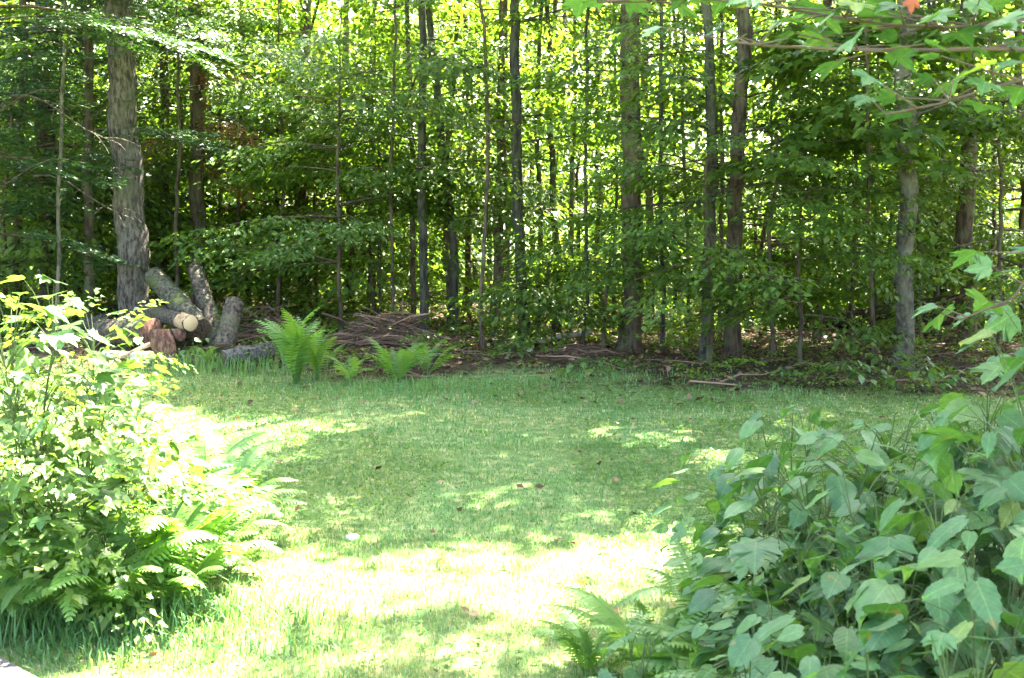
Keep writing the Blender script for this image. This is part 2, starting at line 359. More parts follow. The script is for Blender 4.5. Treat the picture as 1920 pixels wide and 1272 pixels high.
def put_sprays(mb, temps, pos, az, pitch, scale, lv_shift=None, roll=None):
    pos = np.asarray(pos, float); n = len(pos)
    if n == 0: return
    R = rot_axes(np.asarray(az, float), np.asarray(pitch, float), np.zeros(n) if roll is None else np.asarray(roll, float))
    scale = np.broadcast_to(np.asarray(scale, float), (n,)); which = RNG.integers(0, len(temps), n)
    sh = np.zeros(n) if lv_shift is None else np.asarray(lv_shift, float)
    for k, (TV, TF, TA) in enumerate(temps):
        idx = np.where(which == k)[0]
        if not len(idx): continue
        V = np.einsum('nij,kj->nki', R[idx], TV) * scale[idx][:, None, None] + pos[idx][:, None]
        F = TF[None] + (np.arange(len(idx)) * len(TV))[:, None, None]
        A = np.clip(TA[None] + sh[idx][:, None], 0, 1)
        mb.add(V.reshape(-1, 3), F.reshape(-1, 3), A.ravel())

# ------------------------------------------------------------------ where the sun gets through to the ground
SUN_PATCH = [  # ellipses in photograph pixels on the ground: cx, cy, rx, ry
    (800, 1112, 470, 60), (1240, 1015, 190, 42), (1130, 1080, 260, 55), (540, 796, 200, 15), (1130, 822, 230, 10), (1050, 1140, 220, 26), (300, 880, 130, 90),
    (930, 925, 110, 14), (1500, 776, 150, 13), (260, 1020, 210, 180), (120, 900, 230, 220), (60, 720, 200, 90), (560, 1178, 90, 12),
    (620, 1240, 90, 8), (1080, 1215, 110, 12), (450, 850, 90, 20), (1380, 880, 80, 18), (220, 672, 60, 14), (690, 1010, 60, 12)]
def sun_gap(gx, gy):
    """1 where direct sun should reach the lawn, 0 where the crowns close up"""
    gx = np.asarray(gx, float); gy = np.asarray(gy, float)
    px, py = to_px(gx, np.maximum(gy, .8)); px = px + (fnoise(gx, gy, .7, 31) - .5) * 170; py = py + (fnoise(gx, gy, .5, 37) - .5) * 40
    s = np.zeros_like(gx)
    for cx, cy_, rx, ry in SUN_PATCH:
        s = np.maximum(s, (((px - cx) / rx) ** 2 + ((py - cy_) / ry) ** 2 < 1) * 1.0)
    s = np.maximum(s, (((gx + 2.85) / 1.6) ** 2 + ((gy - 4.9) / 2.5) ** 2 < 1) * 1.0)
    s = np.where(((gx + 2.0) / .5) ** 2 + ((gy - 4.1) / .45) ** 2 < 1, 0, s)          # the bright bush and its ground
    return s

def shades_gap(gx, gy, r):
    """True where a leaf cluster of radius r would shade one of the sunny patches"""
    s = sun_gap(gx, gy)
    for a in range(8):
        s = np.maximum(s, sun_gap(gx + r * math.cos(a * .785), gy + r * math.sin(a * .785)))
    return s > .5
TREES = []      # every tree that owns a high crown: [x, y, top, empty, clusters]
def trunk_part(root, base, pts, rad, mat, n=12, rough=.1, seed=0):
    pts = np.asarray(pts, float)
    # resample
    seg = np.linalg.norm(np.diff(pts, axis=0), axis=1); cum = np.concatenate([[0], np.cumsum(seg)])
    big = n >= 14; mr = 70 if big else 34
    u = np.concatenate([np.linspace(0, min(5.5, cum[-1]), mr), np.linspace(5.5, cum[-1], 8)[1:]]) if cum[-1] > 6 else np.linspace(0, cum[-1], 30)
    q = np.stack([np.interp(u, cum, pts[:, k]) for k in range(3)], 1)
    rg = np.random.default_rng(seed)
    wob = np.cumsum(rg.normal(0, .011, (len(u), 2)), axis=0); wob -= np.linspace(0, 1, len(u))[:, None] * wob[-1]
    q[:, :2] += wob * sstep(0, .6, u)[:, None]
    r = np.interp(u, cum, rad); r = r * (1 + .55 * np.exp(-u / .13))         # root flare
    if big: n *= 2
    V, F = tube(q, r, n, rough * (.25 if big else 1), seed)
    if big: V = barky(V, n, len(q), .22, seed, 9, 16)
    return obj("trunk", mesh("trunk", V - np.asarray(base), F, mat, None, True), root), q, r

def limbs_and_leaves(q, r, nb, zlo, zhi, Lr, temps, scale, rg, az_bias=None, per=5, droop=.12, el=(.0, .45), lv=0):
    """branches that leave the stem q and carry leaf sprays"""
    wood, crown = MB(), MB()
    zs = q[:, 2]
    P_, A_, T_, S_ = [], [], [], []
    for k in range(nb):
        z = rg.uniform(zlo, zhi); i = int(np.argmin(np.abs(zs - z))); o = q[i]
        az = rg.uniform(0, 2 * np.pi) if az_bias is None else rg.normal(az_bias[0], az_bias[1])
        L = rg.uniform(*Lr); e = rg.uniform(*el)
        t = np.linspace(0, 1, 5); bend = rg.normal(0, .25)
        a = az + bend * t
        d = np.stack([np.cos(a) * np.cos(e), np.sin(a) * np.cos(e), np.full(5, math.sin(e))], 1)
        pts = o + d * (t * L)[:, None]; pts[:, 2] -= droop * L * t ** 2
        r0 = min(.5 * r[i], .004 + .007 * L)
        wood.add(*tube(pts, r0 * (1 - .8 * t) + .002, 4))
        m = max(2, int(per * L / np.mean(Lr)))
        for j in range(m):
            u = .3 + .7 * (j + rg.random()) / m
            p = np.array([np.interp(u, t, pts[:, c]) for c in range(3)])
            P_.append(p); A_.append(az + bend * u + rg.choice([-1, 1]) * rg.uniform(.15, 1.0)); T_.append(rg.normal(-.12, .16)); S_.append(scale * rg.uniform(.7, 1.2))
        P_.append(pts[-1]); A_.append(az + bend); T_.append(-.15); S_.append(scale)
    put_sprays(crown, temps, P_, A_, T_, S_, rg.normal(lv, .1, len(P_)))
    return wood, crown

def tree(name, label, d, path, w0, w1, mat, cat="tree", group=None, top=12, n=12, nb=0, zlo=1.5, zhi=4.5, Lr=(.8, 1.7), temps=T_OV, leafmat=None, scale=.8, per=7, seed=1, rough=.1, high=True, lv=0, droop=.12, el=(0, .45), az_bias=None, crown_name="crown"):
    rg = np.random.default_rng(seed)
    if temps is T_OV and d > 14.5: temps = T_MID
    pts = [P(px, py, d) for px, py in path]
    gz = H(pts[0].x, d); b = pts[0].copy(); b.z = gz - .04
    pts = [b] + [p for p in pts if p.z > gz + .25]
    last, prev = pts[-1], pts[-2]
    if top > last.z + .2:
        slope = (last - prev) / max(last.z - prev.z, .2); slope.x *= .5; slope.y = 0
        pts.append(last + slope * (top - last.z) + Vector((rg.normal(0, .15), rg.normal(0, .2), 0))); pts[-1].z = top
    k = d / FPX / 2; zt = [p.z for p in pts]
    rad = [max(.006, np.interp(z, [0, 4, top], [w0 * k, w1 * k, w1 * k * .35])) for z in zt]
    root = empty(name, b, label, cat, group)
    tp, q, r = trunk_part(root, b, pts, rad, mat, n, rough, seed)
    if nb:
        wd, cr = limbs_and_leaves(q, r, nb, zlo, zhi, Lr, temps, scale, rg, az_bias, per, droop, el, lv)
        if nb <= 22:
            for Vl, Fl in zip(wd.V, wd.F): obj("limb", mesh("limb", Vl - np.asarray(b), Fl - Fl.min(), mat), root)
        else: wd.build("limbs", mat, root, origin=b)
        cr.build(crown_name, leafmat or M_leaf, root, origin=b)
    if high: TREES.append([b.x, b.y, top, root, [], q])
    return root

# ------------------------------------------------------------------ the trees that can be told apart
G = "slender woodland trees behind the lawn"
tree("pine_tree", "thick grey-barked pine trunk standing behind the log pile", 15.6, [(258, 640), (245, 400), (238, 200), (228, 0)], 58, 48, M_pine, n=22, top=17, seed=3, rough=.14)
tree("sapling_pole", "thin pale grey pole-like stem beside the thick pine trunk", 14.2, [(108, 640), (112, 420), (120, 140), (124, 20)], 9, 6, M_mottle, group=G, top=5.5, nb=5, zlo=3.2, zhi=5.2, Lr=(.4, .8), seed=4, high=False, n=8)
tree("woodland_tree", "dark brown trunk in deep shade near the edge of the picture behind the pale pole", 18.5, [(95, 640), (92, 400), (90, 100)], 40, 34, M_brown, group=G, seed=5, top=13)
tree("woodland_tree", "brown trunk with rusty dead boughs just beyond the thick pine", 18.0, [(372, 600), (368, 400), (362, 150), (358, 0)], 30, 26, M_brown, group=G, seed=6, top=13)
tree("woodland_tree", "dark trunk half hidden by leaves above the tall fern", 20.0, [(572, 580), (570, 350), (575, 100)], 26, 22, M_brown, group=G, nb=12, seed=7, top=12)
tree("woodland_tree", "dark short-looking trunk between hanging leaf sprays left of the twin stems".replace(" left of", " before"), 21.0, [(662, 580), (663, 250), (660, 60)], 15, 12, M_brown, group=G, nb=10, seed=8, top=11, n=8)
tree("woodland_tree", "very thin dark stem standing just before the straight grey-green trunk", 17.0, [(776, 600), (772, 300), (765, 0)], 11, 9, M_brown, group=G, nb=8, seed=9, top=10, n=8)
tree("woodland_tree", "straight slim grey-green trunk rising behind the brush pile", 16.0, [(797, 640), (793, 350), (790, 60)], 17, 14, M_grey, group=G, nb=8, seed=10, top=11)
tree("woodland_tree", "curving slim trunk bowing over beside the straight grey-green one", 16.8, [(852, 620), (846, 480), (836, 330), (822, 200), (812, 90), (800, 0)], 17, 13, M_grey, group=G, nb=9, seed=11, top=11)
tree("woodland_tree", "thin forked brown stem next to the bowed trunk", 17.6, [(845, 600), (838, 480), (838, 330), (845, 230), (855, 120)], 13, 8, M_brown, group=G, nb=8, seed=12, top=8, n=8)
tree("woodland_tree", "thin dim stem midway between bowed trunk and reddish-brown trunk", 20.0, [(872, 590), (872, 300), (868, 60)], 12, 10, M_brown, group=G, nb=10, seed=13, top=11, n=8)
tree("woodland_tree", "reddish-brown trunk of the close pair near the middle", 17.0, [(930, 640), (934, 400), (940, 200), (944, 0)], 22, 18, M_brown, group=G, nb=9, seed=14, top=13)
tree("woodland_tree", "grey-green trunk with swept base, nearer one of the close pair", 15.6, [(988, 645), (982, 560), (974, 400), (968, 200), (966, 0)], 22, 18, M_grey, group=G, nb=9, seed=15, top=13)
tree("woodland_tree", "slim trunk standing alone against the bright gap", 17.5, [(1046, 600), (1043, 400), (1034, 200), (1029, 0)], 13, 10, M_grey, group=G, nb=7, seed=16, top=11, n=8)
tree("woodland_tree", "slim stem in the bright gap beside the stout trunk", 20.0, [(1125, 600), (1124, 300), (1120, 30)], 14, 11, M_brown, group=G, nb=7, seed=17, top=11, n=8)
tree("woodland_tree", "stout straight brown trunk in the bright gap", 14.9, [(1180, 640), (1180, 400), (1180, 200), (1181, 0)], 39, 36, M_brown, group=G, nb=8, zlo=3, zhi=5, seed=18, top=15, n=16, rough=.14)
tree("woodland_tree", "slim trunk close behind the stout straight brown one", 18.2, [(1217, 620), (1216, 400), (1215, 100)], 17, 13, M_brown, group=G, nb=8, seed=19, top=12, n=8)
tree("woodland_tree", "grey trunk leaning a little with its foot at the lawn edge", 13.6, [(1322, 680), (1330, 500), (1342, 320), (1332, 150), (1328, 60)], 24, 17, M_grey, group=G, nb=9, seed=20, top=12)
tree("woodland_tree", "dark broad trunk next to the leaning grey one", 14.0, [(1374, 690), (1378, 450), (1384, 200), (1390, 0)], 32, 25, M_brown, group=G, nb=12, zlo=1.6, zhi=4, temps=T_OV, seed=21, top=13, n=14)
tree("woodland_tree", "dim slim trunk with forked top midway along the shaded wood edge", 15.8, [(1532, 650), (1540, 480), (1545, 280), (1543, 60)], 17, 12, M_brown, group=G, nb=10, seed=22, top=11, n=8)
tree("woodland_tree", "pale mottled trunk in front of the fallen trunks", 12.9, [(1692, 700), (1695, 480), (1700, 250), (1698, 0)], 34, 29, M_mottle, group=G, nb=9, zlo=2.4, zhi=4.6, seed=23, top=13, n=16)
tree("woodland_tree", "thin dark stem right behind the pale mottled trunk".replace(" right", " just"), 15.6, [(1724, 640), (1718, 400), (1712, 150)], 12, 9, M_brown, group=G, nb=6, seed=24, top=10, n=8)
tree("woodland_tree", "thin stem between the pale mottled trunk and the thick dark one", 16.8, [(1752, 640), (1750, 350), (1745, 60)], 12, 9, M_brown, group=G, nb=8, seed=25, top=10, n=8)
tree("woodland_tree", "slim bluish-grey stem leaning on the thick dark trunk's near side", 17.4, [(1766, 640), (1768, 350), (1772, 60)], 15, 11, M_grey, group=G, nb=8, seed=26, top=10, n=8)
tree("woodland_tree", "thick dark trunk beyond the pale mottled one", 15.0, [(1812, 700), (1810, 400), (1816, 100), (1818, 0)], 32, 27, M_brown, group=G, nb=10, seed=27, top=14, n=14)
tree("woodland_tree", "thin dark stem beyond the thick dark trunk", 18.5, [(1848, 640), (1852, 400), (1858, 100)], 11, 9, M_brown, group=G, nb=8, seed=28, top=11, n=8)
tree("woodland_tree", "narrow dark trunk at the very edge of the picture", 16.0, [(1922, 640), (1918, 300), (1914, 0)], 18, 14, M_brown, group=G, nb=8, seed=29, top=12, n=8)
tree("woodland_tree", "thin upright stem above the small white-leaved seedlings", 18.6, [(1608, 640), (1612, 450), (1606, 200)], 9, 7, M_brown, group=G, nb=8, seed=30, top=9, n=8)
tree("woodland_tree", "thin stem between the dark broad trunk and the forked-top trunk", 19.5, [(1470, 620), (1468, 350), (1464, 100)], 11, 9, M_brown, group=G, nb=10, seed=31, top=10, n=8)

for k, px in enumerate([735, 905, 955, 1008, 1068, 1092, 1150, 1242, 1262, 1290, 1352, 1408, 1440, 1500, 1572, 1640, 1668, 1785, 1880]):
    d = random.uniform(14.5, 19); w = random.uniform(5, 9); c = random.uniform(-12, 12)
    tree("thin_stem", "thin dark stem among the front trunks", d, [(px, 620), (px + c * .4, 400), (px + c, 60)], w * 1.2, w, random.choice([M_brown, M_brown, M_grey]), group="thin dark stems among the front trunks", nb=4, zlo=2.2, zhi=5, Lr=(.5, 1.1), scale=.7, per=4, seed=150 + k, top=random.uniform(6, 9), n=6, high=False)
# thin background stems nobody could tell apart
for k in range(34):
    d = random.uniform(19, 30); px = random.uniform(-40, 1960); w = random.uniform(7, 17) * 18 / d
    c = random.uniform(-14, 14)
    tree("background_tree", "slim distant tree among many in the sunlit wood behind", d, [(px, 590), (px + c * .5, 300), (px + c, 60)], w * 1.2, w, random.choice([M_brown, M_grey, M_brown]), group="slim distant trees in the wood behind",
         nb=9 if not 940 < px < 1340 else 3, zlo=1.6, zhi=7, Lr=(.9, 2.1), temps=T_MID, leafmat=M_leaf_far, scale=1.0, per=7, seed=100 + k, top=random.uniform(9, 13), n=6, lv=.05, high=False)

# ------------------------------------------------------------------ dark hemlocks and dead boughs at one side
for k, (px, d, tp, sd) in enumerate([(-50, 13.6, 9, 1), (165, 16.6, 9, 2), (300, 19.5, 8, 3), (30, 18.2, 9, 4)]):
    lab = ["hemlock with drooping dark sprays at the picture's edge above the bright bush", "hemlock with dark flat sprays crossing in front of the thick pine trunk",
           "hemlock filling the gloom between pine and rusty dead boughs", "hemlock in deepest shade behind the others, only its boughs showing"][k]
    tree("hemlock_tree", lab, d, [(px, 640), (px + 4, 300), (px + 6, 0)], 20, 15, M_brown, group="hemlocks beside the thick pine", nb=34, zlo=1.3 if k != 1 else 2.4, zhi=6, Lr=(.9, 2.2), temps=T_ND, leafmat=M_needle, scale=.8, per=7, seed=200 + k, top=tp, droop=.25, el=(-.1, .2), high=True)
def dead_bough(label, px, py, d, L, az, seed):
    rg = np.random.default_rng(seed); o = P(px, py, d)
    root = empty("dead_bough", o, label, "branch", "rusty dead boughs beyond the pine")
    t = np.linspace(0, 1, 6); pts = np.stack([np.cos(az) * t * L, np.sin(az) * t * L, -.35 * L * t ** 1.6], 1)
    w = MB(); w.add(*tube(pts, .014 * (1 - .8 * t) + .003, 5)); w.build("branch", M_twig, root)
    c = MB(); n = 12
    pp = np.stack([np.interp(rg.random(n), t, pts[:, k]) for k in range(3)], 1); pp = pts[rg.integers(1, 6, n)] + rg.normal(0, .03, (n, 3))
    put_sprays(c, T_ND, pp, rg.uniform(0, 6.28, n), rg.uniform(-1.3, -.4, n), rg.uniform(.3, .55, n)); c.build("dead_needles", M_dead, root)
for k, a in enumerate([("rusty brown dead bough hanging highest beyond the pine", 372, 120, 17.9, 1.0, -.4), ("rusty dead bough drooping beside the brown trunk", 372, 215, 17.9, .9, -.2),
                       ("small rusty dead bough hanging lowest beyond the pine", 370, 290, 17.9, .8, -.5), ("rusty dead bough on the pine's far flank above the leaning logs", 345, 250, 18.1, .7, 3.4)]):
    dead_bough(*a, 300 + k)
def bare_branches(root_label, px, py, d, n, seed, spread=1.4):
    """grey dead lower branches of the hemlocks: one thing"""
    rg = np.random.default_rng(seed); o = P(px, py, d); root = empty("bare_branch", o, root_label, "branch", "bare grey dead branches under the hemlocks")
    t = np.linspace(0, 1, 7); az = rg.uniform(-.6, .6) + (0 if rg.random() < .6 else 3.1); w = MB()
    main = np.stack([np.cos(az) * t * spread, np.sin(az) * .5 * t * spread, -.45 * spread * t ** 1.5 + .05 * np.sin(t * 7)], 1)
    w.add(*tube(main, .011 * (1 - .75 * t) + .002, 5))
    for q in range(n):
        u = rg.uniform(.2, .95); b = np.array([np.interp(u, t, main[:, c]) for c in range(3)]); L = rg.uniform(.2, .5); a2 = az + rg.normal(0, .9)
        w.add(*tube(b + np.stack([np.cos(a2) * t * L, np.sin(a2) * t * L, -.4 * L * t ** 2 + rg.normal(0, .2) * t * L], 1), .004 * (1 - .7 * t) + .0012, 4))
    w.build("branch", M_logbark, root)
for k, (px, py, d, lab) in enumerate([(110, 170, 14.2, "bare dead branch arching from the pale pole highest up"), (130, 300, 14.3, "bare dead branch crooked over the gloom beside the pale pole"), (20, 180, 13.7, "bare dead branch sloping down at the picture's edge"),
                                      (255, 190, 15.4, "long bare branch sloping down from the thick pine trunk"), (262, 300, 15.4, "pale bare branch slanting from the pine toward the leaning logs"), (60, 330, 14.5, "bare dead branch tangled low over the bright bush")]):
    bare_branches(lab, px, py, d, 7, 320 + k, 1.3)

# ------------------------------------------------------------------ leafy understory saplings
def sapling(label, px, d, h, spread, nb, temps, lm, seed, group, zlo=.35, scale=.72, per=7, lv=0, el=(-.1, .35)):
    top_py = 400 - (h - CAM_Z) / d * FPX
    return tree("leafy_sapling", label, d, [(px, 640), (px + random.uniform(-12, 12), (640 + top_py) / 2), (px + random.uniform(-20, 20), top_py)], 9, 5, M_brown, "sapling", group, top=h, n=6, nb=nb, zlo=zlo, zhi=h, Lr=(.45 * spread, spread), temps=temps, leafmat=lm, scale=scale, per=per, seed=seed, high=False, lv=lv, el=el, droop=.16)
GS = "leafy saplings along the wood edge"
SAP = [
 ("leafy sapling with layered pale green sprays behind the tall fern", 640, 15.8, 4.4, 1.7, 26, T_OV, M_leaf_cool, .9),
 ("broad leafy sapling hanging over the dark hollow beside the logs", 520, 17.5, 5.0, 1.9, 30, T_OV, M_leaf, 1.3),
 ("tall leafy sapling filling the space over the brush pile", 705, 18.5, 5.2, 1.6, 26, T_OV, M_leaf, .9),
 ("leafy sapling high behind the rusty dead boughs", 440, 19.5, 6.0, 1.9, 30, T_OV, M_leaf, 1.6),
 ("leafy sapling with bright flat sprays at the foot of the stout trunk", 1130, 14.8, 1.45, 1.1, 12, T_OV, M_leaf, .9),
 ("low leafy sapling with rounded crown beside the swept-base trunk", 1040, 15.4, 1.2, .8, 14, T_OV, M_leaf, .25),
 ("leafy sapling with long level sprays across the leaning grey trunk", 1330, 13.4, 2.3, 1.9, 13, T_OV, M_leaf, .8),
 ("dense leafy sapling before the dark broad trunk", 1450, 13.8, 2.6, 1.8, 16, T_OV, M_leaf, .9),
 ("leafy sapling with high spreading sprays near the pale mottled trunk", 1600, 14.4, 4.0, 1.5, 22, T_OV, M_leaf_cool, 1.7),
 ("leafy sapling catching full sun beside the pale mottled trunk", 1640, 13.2, 3.9, 1.2, 16, T_MP, M_leaf, 2.3),
 ("leafy sapling low between thick dark trunk and picture edge", 1870, 13.8, 3.2, 1.3, 24, T_OV, M_leaf, .5),
 ("leafy sapling reaching high above the thick dark trunk", 1860, 16.5, 5.0, 1.6, 24, T_OV, M_leaf, 1.4),
 ("small leafy sapling under the forked-top trunk", 1500, 13.2, 1.7, .9, 14, T_OV, M_leaf, .5),
 ("leafy sapling among the slim stems behind the brush pile", 880, 19.0, 4.6, 1.2, 16, T_OV, M_leaf_far, .8),
 ("leafy sapling thin and tall in the bright gap", 1090, 19.5, 4.8, 1.3, 14, T_OV, M_leaf_far, .8),
 ("dark leafy sapling at the edge behind the bright bush", 20, 17.0, 3.4, 1.6, 22, T_OV, M_leaf, .4),
 ("leafy sapling in the gloom behind the leaning logs", 330, 19.0, 3.6, 1.4, 20, T_OV, M_leaf, .6),
 ("leafy sapling standing highest beside the pine near the top edge", 330, 16.8, 5.6, 1.5, 18, T_OV, M_leaf_cool, 3.2),
]
for k, (lab, px, d, h, sp_, nb, tt, lm, zlo) in enumerate(SAP):
    sapling(lab, px, d, h, sp_, nb, tt, lm, 400 + k, GS, zlo=zlo)
for k in range(26):
    px = [random.uniform(380, 900), random.uniform(1230, 1950), random.uniform(-40, 330)][k % 3] if k < 21 else random.uniform(1240, 1900)
    d = random.uniform(17.5, 25); h = random.uniform(2.6, 6.2) if px < 900 else random.uniform(1.4, 3.0)
    sapling("leafy sapling among others in the shaded thicket behind the front trunks", px, d, h, 1.7, 24, T_MID, random.choice([M_leaf, M_leaf_far, M_leaf_cool, M_leaf_far]), 450 + k, "thicket saplings behind the front trunks", zlo=random.uniform(.3, 1.2), scale=.95, per=5)

# ------------------------------------------------------------------ trees beside the lawn, out of the picture, whose crowns shade it
for k, (x, y, tp) in enumerate([(5.2, 5.4, 12), (6.6, 8.2, 13), (5.6, 9.6, 12), (8.3, 11.2, 14), (7.2, 13.6, 13), (9.6, 7.0, 13), (9.5, 15.5, 14), (-6.4, 10.5, 11), (-7.6, 14.5, 13), (7.6, 3.0, 12)]):
    d = y; px = 960 + x / y * FPX * 1.0
    tree("shade_tree", "tall tree beside the lawn shading it, outside the picture", d, [(px, 700), (px, 200), (px + 10, -400)], 2 * .13 * FPX / d, 2 * .11 * FPX / d, M_grey, group="tall shade trees beside the lawn", top=tp, seed=500 + k, n=10)

# high crowns, out of view, thinned and filled to shape the lawn's shade
def high_crowns():
    XY = np.array([[t[0], t[1]] for t in TREES]); rg = np.random.default_rng(900)
    Sh = np.array([S.x, S.y]) / S.z
    pts = []
    for i, t in enumerate(TREES):                      # crown clusters, dropped below where they would shade a sun patch
        n = 75; top = t[2]
        v = rg.normal(0, 1, (n, 3)); v /= np.linalg.norm(v, axis=1)[:, None]; v *= rg.random(n)[:, None] ** .4
        c = np.array([t[0], t[1], top - 3.0]) + v * np.array([2.6, 2.6, 3.3])
        pts.append(c)
    c = np.concatenate(pts); g = c[:, :2] - Sh * c[:, 2:3]
    on_lawn = g[:, 1] < lawn_edge(g[:, 0]) + .3
    forest_keep = (fnoise(g[:, 0], g[:, 1], 2.2, 61) > np.where(g[:, 1] < 14.5, .46, np.where(g[:, 0] < -3.2, .5, .64)))
    keep = np.where(on_lawn, ~shades_gap(g[:, 0], g[:, 1], .5), forest_keep & ~shades_gap(g[:, 0], g[:, 1], .4))
    c = c[keep]; big = np.ones(len(c))
    n = 4300                                            # extra leaf clusters added up the sun's path to shade the lawn
    g = np.stack([rg.uniform(-3.5, 5.5, n), rg.uniform(1.5, 13.4, n)], 1); z = rg.uniform(6, 11.5, n)
    ok = ~shades_gap(g[:, 0], g[:, 1], .16)
    c2 = np.concatenate([g + Sh * z[:, None], z[:, None]], 1)[ok]
    c = np.concatenate([c, c2]); big = np.concatenate([big, np.full(len(c2), .55)])
    own = np.argmin(((c[:, None, :2] - XY[None]) ** 2).sum(2), axis=1)
    dist = np.sqrt(((c[:, :2] - XY[own]) ** 2).sum(1)); ok = dist < 5
    c, own, big = c[ok], own[ok], big[ok]
    for i, t in enumerate(TREES):
        cc = c[own == i]; bb = big[own == i]
        if not len(cc): continue
        mb = MB(); m = len(cc)
        # keep clear of the picture: crowns stay above the line of sight of the frame's top
        vis = cc[:, 2] < CAM_Z + .19 * cc[:, 1] + .6
        cc = cc[~vis]; bb = bb[~vis]; m = len(cc)
        sm = bb < .9
        for tt, kk in ((T_TOP, ~sm), (T_SHADE, sm)):
            mm = int(kk.sum()); put_sprays(mb, tt, cc[kk], rg.uniform(0, 6.28, mm), rg.normal(-.1, .3, mm), bb[kk] * rg.uniform(.8, 1.2, mm), rg.normal(0, .12, mm))
        mb.build("crown", M_leaf, t[3], origin=t[3].location)
        wd = MB(); q = t[5]
        for p in cc[:: max(1, m // 16)]:
            zz = max(p[2] - rg.uniform(1, 2.2), q[0, 2] + 2); o = np.array([np.interp(zz, q[:, 2], q[:, k]) for k in range(3)])
            u = np.linspace(0, 1, 4)[:, None]
            wd.add(*tube(o + (p - o) * u + np.array([0, 0, .25]) * np.sin(u * 3.1), np.array([.03, .022, .014, .006]), 4))
        lo = wd.build("limbs", M_grey, t[3], origin=t[3].location)
        if lo: lo['kind'] = "stuff"
high_crowns()

# ------------------------------------------------------------------ the far wood: one mass
def far_wood():
    rg = np.random.default_rng(77); n = 7700
    y = rg.uniform(26, 58, n); x = rg.uniform(-1, 1, n) * (y * .5 + 3); z = rg.uniform(.0, 1, n) ** 1.1 * (y * .24 + 3) + .15
    px, py = to_px(x, y, z)
    dens = .25 + .75 * (fnoise(px, py, 130, 5) > .42)
    gap = np.exp(-(((px - 1150) / 190) ** 2 + ((py - 150) / 170) ** 2)); dens = dens * (1 - .6 * gap)
    k = rg.random(n) < dens; x, y, z = x[k], y[k], z[k]; n = len(x)
    mb = MB(); put_sprays(mb, T_FAR, np.stack([x, y, z], 1), rg.uniform(0, 6.28, n), rg.normal(-.1, .35, n), rg.uniform(1.0, 1.9, n), rg.normal(.05, .15, n))
    o = mb.build("far_foliage", M_leaf_far); tag(o, "sunlit green foliage of the far wood seen between the trunks", "foliage", kind="stuff")
far_wood()

